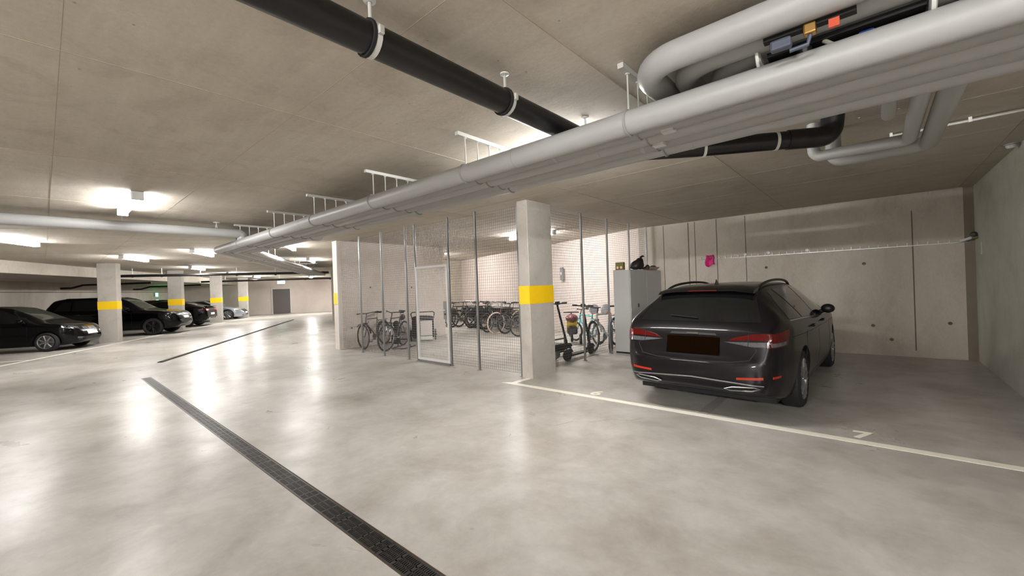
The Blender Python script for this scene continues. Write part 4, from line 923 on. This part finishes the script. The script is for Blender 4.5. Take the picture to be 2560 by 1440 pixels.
MB().tube(fillet([(-.05, -.2, .02), (-.05, -.12, .22), (-.05, .12, .22), (-.05, .2, .02)], .06), .012, 8).build('hoop', MT['blackm'], rk)
# row against the back wall, left cluster (position = rear wheel)
cl = [((-12.95, 11.85), -1.62, (24, 24, 26), 'leftmost black bicycle of the dense row at the back of the bike room'),
      ((-12.45, 12.05), -1.70, (40, 40, 44), 'grey-black bicycle, second from the left of the dense back row'),
      ((-11.95, 12.15), -1.64, (18, 18, 18), 'black bicycle with a wire basket in the dense back row'),
      ((-11.50, 12.05), -1.75, (30, 28, 34), 'black electric bicycle, fourth of the dense back row'),
      ((-11.02, 11.95), -1.66, (22, 22, 22), 'black bicycle, fifth of the dense back row'),
      ((-10.60, 11.75), -1.72, (26, 24, 26), 'black bicycle, rightmost of the dense back row beside the crate'),
      ((-12.70, 10.75), 1.50, (20, 20, 22), 'black bicycle turned the other way at the far left of the back row'),
      ((-11.72, 10.88), 1.47, (34, 33, 36), 'dark bicycle turned the other way in the middle of the back row'),
      ((-10.82, 10.65), 1.50, (22, 21, 22), 'black bicycle turned the other way, rightmost of those facing the wall')]
for i, (p, h, fcol, lb) in enumerate(cl):
    bike(lb, p, h, .05 * (1 if i % 2 else -1), fcol, guards=i % 2 == 0, basket=(70, 70, 70) if i == 2 else None, steer=.2 * (i % 3 - 1), ebike=i in (3, 5), tw=.027,
         bag={'blobs': [((.0, .12, .60), (.19, .07, .18)), ((.0, -.12, .60), (.19, .07, .18))] + ([((.62, 0, .58), (.14, .05, .12))] if i % 2 else []), 'col': (26, 25, 28)})
bike('black electric bicycle with thick down tube, just left of the cream tyred bicycle', (-9.95, 11.05), -1.60, .05, (20, 20, 20), ebike=True, steer=.3)
bike('bicycle with cream tyres and a white front basket behind the mesh', (-9.30, 10.85), -1.66, -.04, (96, 74, 66), 'white_tyre', steer=-.2, basket=(225, 220, 215), R=.36)
bike('black mountain bicycle with wide tyres right of the cream tyred bicycle', (-8.90, 10.95), -1.74, .05, (28, 28, 30), tw=.029, R=.35, steer=.2)
bike('dark blue bicycle with brown bag, partly hidden by the near column', (-8.15, 10.62), -1.62, .03, (34, 38, 66), steer=-.3, guards=True, bag={'blobs': [((.62, 0, .62), (.13, .07, .12))], 'col': (140, 96, 70)})
cr_ = thing('black_crate', 'black crate on a low frame between the back row and the cream tyred bicycle', 'crate', (-10.05, 11.62, 0), -.35)
bx = MB()
for z in (.40, .48, .56, .64): bx.tube([(-.28, -.2, z), (.28, -.2, z), (.28, .2, z), (-.28, .2, z)], .012, 6, closed=True)
for k in range(9):
    x = -.28 + .07 * k
    for y in (-.2, .2): bx.tube([(x, y, .40), (x, y, .64)], .007, 4)
bx.box(-.28, .28, -.2, .2, .38, .40); bx.build('basket', MT['blackm'], cr_)
for sx in (-.24, .24):
    for sy in (-.16, .16): MB().tube([(sx, sy, 0), (sx, sy, .39)], .014, 6).build('leg', MT['blackm'], cr_)

# black folded cart with a pale panel by the partition wall
ct = thing('bike_trailer', 'folded black bike trailer with a pale grey panel behind the gate', 'trailer', (-10.22, 7.52, 0), .94)
MB().bbox(-.32, .32, -.16, .2, .10, .66, .05).build('fabric_body', plain('black_fabric', srgb(22, 20, 20), .85, var=.25, scale=40), ct)
MB().add(*ell((0, .0, .68), (.34, .2, .09), 16, 9), True).build('folded_hood', plain('hood_fabric', srgb(20, 18, 18), .85, var=.25, scale=30), ct)
MB().bbox(-.08, .26, -.235, -.20, .16, .60, .012, Matrix.Rotation(-.06, 4, 'X')).build('panel', plain('pale_grey_panel', srgb(200, 190, 188), .5), ct)
MB().bbox(-.09, .27, -.27, -.19, .05, .16, .02).build('foot_board', MT['white_metal'], ct)
for sx in (-1, 1):
    ty, rm, sp = wheel_parts(.17, .02); o = ty.build('wheel', MT['rubber'], ct); o.location = (sx * .36, .05, .17); o.rotation_euler = (0, 0, PI / 2); rm.build('rim', MT['alloy'], o); sp.build('spokes', MT['alloy'], o, sharp=0, recalc=False)
MB().tube(fillet([(-.3, .15, .6), (-.36, .1, .86), (.36, .1, .86), (.3, .15, .6)], .06), .014, 8).build('push_handle', MT['blackm'], ct)
bg = thing('hanging_bag', 'black rucksack standing left of the folded trailer behind the fence', 'bag', (-10.45, 6.75, 0), -.6)
MB().bbox(-.13, .13, -.1, .1, 0, .48, .05).build('body', plain('bag_cloth', srgb(26, 24, 25), .85, var=.2, scale=40), bg); MB().bbox(-.1, .1, -.15, -.09, .06, .26, .03).build('pocket', plain('bag_pocket', srgb(36, 34, 35), .85), bg)
MB().add(*ell((0, 0, .56), (.12, .1, .1)), True).build('flap', plain('bag_flap', srgb(20, 19, 20), .85), bg)

# kick scooters behind bay 6
def scooter(label, x, y, lean, h=1.12, col='blackm'):
    t = thing('kick_scooter', label, 'scooter', (x, y, 0), PI / 2, 'kick scooters'); t.rotation_euler = (lean, 0, PI / 2)
    MB().bbox(.12, .68, -.075, .075, .075, .115, .015).build('deck', MT[col], t)
    MB().tube(fillet([(.66, 0, .10), (.80, 0, .16), (.86, 0, .30)], .08), .028, 8).build('neck', MT[col], t)
    MB().tube([(.90, 0, .12), (.82, 0, .40), (.60, 0, h)], [.03, .026, .022], 10).build('stem', MT[col], t)
    hb = MB().tube([(.60, -.24, h + .01), (.61, 0, h), (.60, .24, h + .01)], .015, 8).build('handlebar', MT[col], t)
    for s in (-1, 1): MB().tube([(.60, s * .25, h + .01), (.60, s * .14, h + .01)], .019, 8).build('grip', MT['rubber'], hb)
    MB().bbox(.57, .66, -.04, .04, h - .02, h + .05, .012).build('display', MT['trim'], t)
    for x0 in (.06, .92):
        w = MB().lathe([(.05, -.02), (.09, -.024), (.105, -.015), (.108, 0), (.105, .015), (.09, .024), (.05, .02)], 24, axis='y').build('wheel', MT['rubber'], t); w.location = (x0, 0, .108)
        MB().lathe([(0, -.022), (.06, -.018), (.06, .018), (0, .022)], 18, axis='y').build('hub', MT['darkalloy'], w)
    for x0 in (.06, .92):
        MB().tube([(x0 + .125 * math.cos(a), 0, .108 + .125 * math.sin(a)) for a in [.35 + 2.1 * k / 8 for k in range(9)]], .010, 6, sx=3.6).build('mudguard', MT[col], t)
    MB().tube([(.36, .06, .08), (.34, .15, .012)], .009, 6).build('kickstand', MT['galv'], t)
scooter('black kick scooter standing right against the fence post beside the column', -4.68, 6.92, .03, 1.06)
scooter('black kick scooter with thick stem, behind the front scooter, next to the column', -5.12, 6.72, -.04, 1.12)
# small machine with engine on the floor behind the column
mc = thing('engine_machine', 'low black machine with a silver engine on the floor right behind the column', 'machine', (-4.84, 6.60, 0), 1.50)
MB().bbox(-.28, .28, -.17, .17, .22, .36, .03).build('housing', MT['blackm'], mc)
MB().tube(fillet([(-.3, -.16, .12), (-.3, -.16, .46), (.3, -.16, .46), (.3, -.16, .12)], .05), .014, 8).tube(fillet([(-.3, .16, .12), (-.3, .16, .46), (.3, .16, .46), (.3, .16, .12)], .05), .014, 8).build('frame', MT['blackm'], mc)
en = MB().lathe([(0, -.1), (.085, -.1), (.085, .1), (0, .1)], 20, Matrix.Translation((.05, -.02, .16)), 'y').build('engine', MT['alloy'], mc)
for k in range(6): MB().lathe([(.07, -.006), (.10, -.006), (.10, .006), (.07, .006)], 20, Matrix.Translation((.05, -.09 + .028 * k, .16)), 'y').build('cooling_fin', MT['alloy'], en)
MB().bbox(-.2, -.05, -.14, .14, .37, .47, .02).build('tank', cm_(206, 200, 190, .4, 0), mc)
for x0 in (-.26, .26):
    for y0 in (-.2, .2):
        w = MB().lathe([(.03, -.03), (.10, -.035), (.115, 0), (.10, .035), (.03, .03)], 20, axis='y').build('wheel', MT['rubber'], mc); w.location = (x0, y0, .115); MB().lathe([(0, -.03), (.045, -.03), (.045, .03), (0, .03)], 14, axis='y').build('hub', MT['darkalloy'], w)
# child's ride-on with maroon seat
rd = thing('child_trike', 'small trike with a maroon seat and a yellow panel at the back wall', 'trike', (-5.9, 9.0, 0), 2.2)
MB().bbox(-.22, .24, -.13, .13, .26, .46, .05).build('body', cm_(34, 32, 34, .5, 0), rd)
MB().add(*ell((-.05, 0, .66), (.24, .16, .11), 16, 10), True).build('seat', cm_(92, 28, 32, .6, 0), rd)
MB().bbox(.14, .17, -.14, .14, .34, .58, .012).build('panel', cm_(236, 200, 20, .5, 0), rd)
MB().tube([(.28, 0, .14), (.22, 0, .55), (.18, 0, .78)], .018, 8).tube([(.18, -.2, .80), (.18, .2, .80)], .014, 8).build('handlebar', MT['blackm'], rd)
for p in ((.30, 0), (-.22, -.2), (-.22, .2)):
    w = MB().lathe([(.04, -.025), (.12, -.028), (.14, 0), (.12, .028), (.04, .025)], 22, axis='y').build('wheel', MT['rubber'], rd); w.location = (p[0], p[1], .14); MB().lathe([(0, -.026), (.06, -.026), (.06, .026), (0, .026)], 14, axis='y').build('hub', cm_(190, 190, 190), w)
bike('pale grey bicycle with saddlebags, its front wheel at the fence beside the cabinet', (-4.76, 9.22), -PI / 2 - .02, .05, (176, 186, 190), R=.345, guards=True, steer=.3, tw=.025, bag={'blobs': [((.70, .16, .92), (.17, .09, .13)), ((.66, -.17, .94), (.18, .09, .12))], 'col': (206, 204, 208)})
bike('bright turquoise small bicycle behind the pale grey one', (-5.22, 9.12), 2.75, .05, (52, 186, 194), R=.28, sc=.95, steer=.3, tw=.025)
# two walking sticks against the cabinet
for i, (x0, y0, x1, y1) in enumerate(((-4.37, 8.10, -4.40, 8.22), (-4.29, 8.08, -4.36, 8.215))):
    st = thing('umbrella', ['left one of two black stick umbrellas with orange hook handle leaning on the cabinet', 'right one of two black stick umbrellas with hook handle leaning on the cabinet'][i], 'umbrella', (x0, y0, 0))
    a = Vector((0, 0, 0)); b2 = Vector((x1 - x0, y1 - y0, .80)); d = b2.normalized()
    MB().tube([a, d * .05, d * .12, d * .62], [.005, .006, .020, .026], 8).build('folded_canopy', MT['blackm'], st)
    MB().tube([d * .60, d * .80], .009, 8).build('shaft', MT['blackm'], st)
    top = d * .80
    MB().tube([top, top + Vector((0, 0, .06))] + [top + Vector((-.035 + .035 * math.cos(q), 0, .06 + .035 * math.sin(q))) for q in [PI * k / 6 for k in range(1, 7)]], .011, 8).build('hook_handle', cm_(176, 100, 44, .5, 0), st)

# ================================================================== CABINET AND WHAT STANDS ON IT
cb = thing('metal_cabinet', 'tall light grey metal cabinet beside the estate car', 'cabinet', (-4.11, 9.10, 0))
MB().bbox(-.19, .185, -.85, .85, .03, 1.80, .006).build('body', MT['cab'], cb)
MB().box(-.18, .175, -.84, .84, 0, .03).build('plinth', MT['blackm'], cb)
for y0, y1 in ((-.84, -.004), (.004, .84)):
    d = MB().bbox(.186, .203, y0, y1, .06, 1.785, .004).build('cabinet_door', MT['cab'], cb)
    for z in (.25, .95, 1.6):
        yy = y0 + .004 if y0 < -.5 else y1 - .004
        MB().tube([(.205, yy, z - .03), (.205, yy, z + .03)], .007, 6).build('hinge', MT['cab'], d)
MB().bbox(.203, .216, -.50, -.46, .98, 1.06, .006).build('lock', MT['blackm'], cb); 
bxo = thing('small_box', 'small green and brown printed box on the near corner of the cabinet', 'box', (-4.18, 8.36, 1.80), .1)
MB().bbox(-.09, .09, -.05, .05, 0, .17, .004).build('carton', cm_(120, 116, 60, .7, 0), bxo); MB().box(-.085, .085, -.0525, -.0502, .01, .08).build('printed_panel', cm_(128, 92, 56, .7, 0), bxo)
for sx in (-.04, .04): MB().add(*ell((sx, -.053, .055), (.026, .004, .03), 12, 8), True).build('printed_figure', cm_(226, 206, 160, .7, 0), bxo)
hm = thing('crumpled_bag', 'crumpled black bag with a raised strap on top of the cabinet', 'bag', (-4.02, 8.78, 1.80), .75)
bm = bmesh.new(); bmesh.ops.create_icosphere(bm, subdivisions=3, radius=1)
for v in bm.verts:
    c = v.co.copy(); z = c.z * .5 + .5; lean = .10 * z ** 2
    wx = .20 * (1 - .62 * z) + .02 * math.sin(9 * c.y + 5 * c.z); v.co = Vector((c.x * wx + lean + .02, c.y * .12 * (1 - .5 * z), max(0, z * .27 + .012 * math.sin(11 * c.x))))
me = bpy.data.meshes.new('body'); bm.to_mesh(me); bm.free(); me.materials.append(plain('black_leather', srgb(26, 21, 21), .5, var=.3, scale=12, bump=.3))
for f in me.polygons: f.use_smooth = True
o = bpy.data.objects.new('body', me); COL.objects.link(o); o.parent = hm
MB().tube([(.10, 0, .22), (.14, 0, .29), (.18, 0, .305), (.20, 0, .29)], [.03, .026, .02, .012], 8).build('strap', MT['saddle'], hm)
MB().tube(fillet([(.12, 0, .03), (.22, 0, .04), (.28, .02, .10), (.31, .02, .06), (.29, .02, .01)], .03), .022, 8).build('handle_loop', MT['saddle'], hm)
tp = thing('paint_tray', 'flat pale tray with a dark lump at the far end of the cabinet top', 'tray', (-4.0, 9.55, 1.80), PI / 2)
MB().add([(-.2, -.1, .02), (.2, -.1, .02), (.2, .1, .02), (-.2, .1, .02), (-.24, -.13, .07), (.24, -.13, .07), (.24, .13, .07), (-.24, .13, .07), (-.17, -.08, 0), (.17, -.08, 0), (.17, .08, 0), (-.17, .08, 0)],
         [(0, 1, 2, 3), (0, 4, 5, 1), (1, 5, 6, 2), (2, 6, 7, 3), (3, 7, 4, 0), (8, 11, 10, 9), (8, 9, 5, 4), (9, 10, 6, 5), (10, 11, 7, 6), (11, 8, 4, 7)]).build('tray', cm_(150, 128, 112, .6, 0), tp)
MB().add(*ell((.15, 0, .08), (.09, .07, .035), 12, 8), True).build('cloth_lump', cm_(40, 24, 22, .8, 0), tp)

# ================================================================== RAIL ON THE BACK WALL
rl = thing('hook_rail', 'long thin metal rail with many small hooks on the bay back wall', 'rail', (-3.12, 10.3, 2.02))
MB().box(0, 4.30, -.014, 0, -.028, -.016).build('rail_strip', MT['galv'], rl)
hk = MB().box(-.006, .006, -.03, 0, -.02, .03).box(-.006, .006, -.045, -.03, .018, .03).build('hook', MT['zinc'], rl)
for k in range(33):
    h = hk if k == 0 else hk.copy()
    if k: COL.objects.link(h); h.parent = rl
    h.location = (.06 + .13 * k, 0, 0)
for x in (.98, 1.42, 2.10): MB().lathe([(0, -.035), (.03, -.03), (.036, 0)], 12, Matrix.Translation((x, 0, .03)), 'y').build('lamp_clip', MT['white_metal'], rl)
pk = thing('pink_cloth', 'pink cloth hanging from the left end of the hook rail', 'cloth', (-2.87, 10.28, 2.04))
vs, fs = [], []
for j in range(9):
    for i in range(10):
        u, v = i / 9, j / 8; vs.append(((u - .5) * (.16 + .04 * v) + .01 * math.sin(7 * v), -.02 - .018 * math.sin(u * 9 + v * 2) - .01 * v, .04 - .24 * v + .03 * abs(u - .5) - (.03 * math.sin(u * 6) if j == 8 else 0)))
for j in range(8):
    for i in range(9): fs.append((j * 10 + i, j * 10 + i + 1, j * 10 + i + 11, j * 10 + i + 10))
cb2 = MB().add(vs, fs, True).build('cloth', cm_(196, 22, 110, .8, 0), pk, recalc=False); sm = cb2.modifiers.new('s', 'SOLIDIFY'); sm.thickness = .006
MB().add(*ell((.02, -.035, .0), (.045, .02, .05), 10, 8), True).build('knot', cm_(150, 14, 80, .8, 0), pk)
hy = thing('wall_valve', 'pale stub pipe with a brass valve in the corner of the right wall', 'valve', (1.27, 10.12, 2.07))
MB().tube([(-.16, .10, -.05), (-.02, -.02, 0)], .022, 8).build('stub_pipe', MT['white_metal'], hy)
MB().bbox(-.06, .0, -.10, .0, -.035, .035, .01).build('valve_body', plain('aged_brass', srgb(120, 110, 70), .45, .5), hy)
MB().lathe([(.02, -.012), (.045, -.01), (.045, .01), (.02, .012)], 18, Matrix.Translation((-.05, -.12, .03)), 'y').build('hand_wheel', MT['blackm'], hy)
nt_ = thing('wall_notice', 'small blank white notice on the right wall below the valve', 'notice', (1.27, 9.78, 1.86))
MB().box(-.004, -.001, -.05, .05, -.09, .09).build('sheet', MT['white_metal'], nt_); MB().box(-.0055, -.004, -.045, .045, -.085, .085).build('print_area', cm_(196, 196, 190, .6, 0), nt_)
sb = thing('switch_box', 'small grey switch box on the back wall of the bike room beside the column', 'box', (-7.62, 11.18, 1.9), -.315)
MB().bbox(-.07, .07, -.06, 0, -.2, .2, .01).build('box', cm_(120, 118, 120, .5, 0), sb); MB().bbox(-.03, .03, -.075, -.06, -.05, .05, .008).build('switch', MT['white_metal'], sb)

# ================================================================== SIGNS AND SMALL FITTINGS OF THE FAR LANE
p = LP(15.9, -5.72, 1.88); esign('green_sign', p, math.atan2(LR.y, LR.x) + PI / 2, srgb(40, 255, 130), 40.0, 'glowing green light on the left wall above the parked cars', 'light', .34, .26)
p = LP(18.5, 1.55, 2.60); e = esign('exit_sign', p, LANG - PI / 2, srgb(225, 245, 240), 12.0, 'glowing white emergency sign hanging over the door', 'sign', .55, .24)
for sx in (-.2, .2): MB().tube([(sx, 0, .12), (sx, 0, CZ - 2.60)], .008, 6).build('hanging_rod', MT['zinc'], e)
MB().bbox(-.22, .22, -.05, .05, .12, .2, .01).build('battery_box', cm_(60, 90, 78, .5, 0), e)
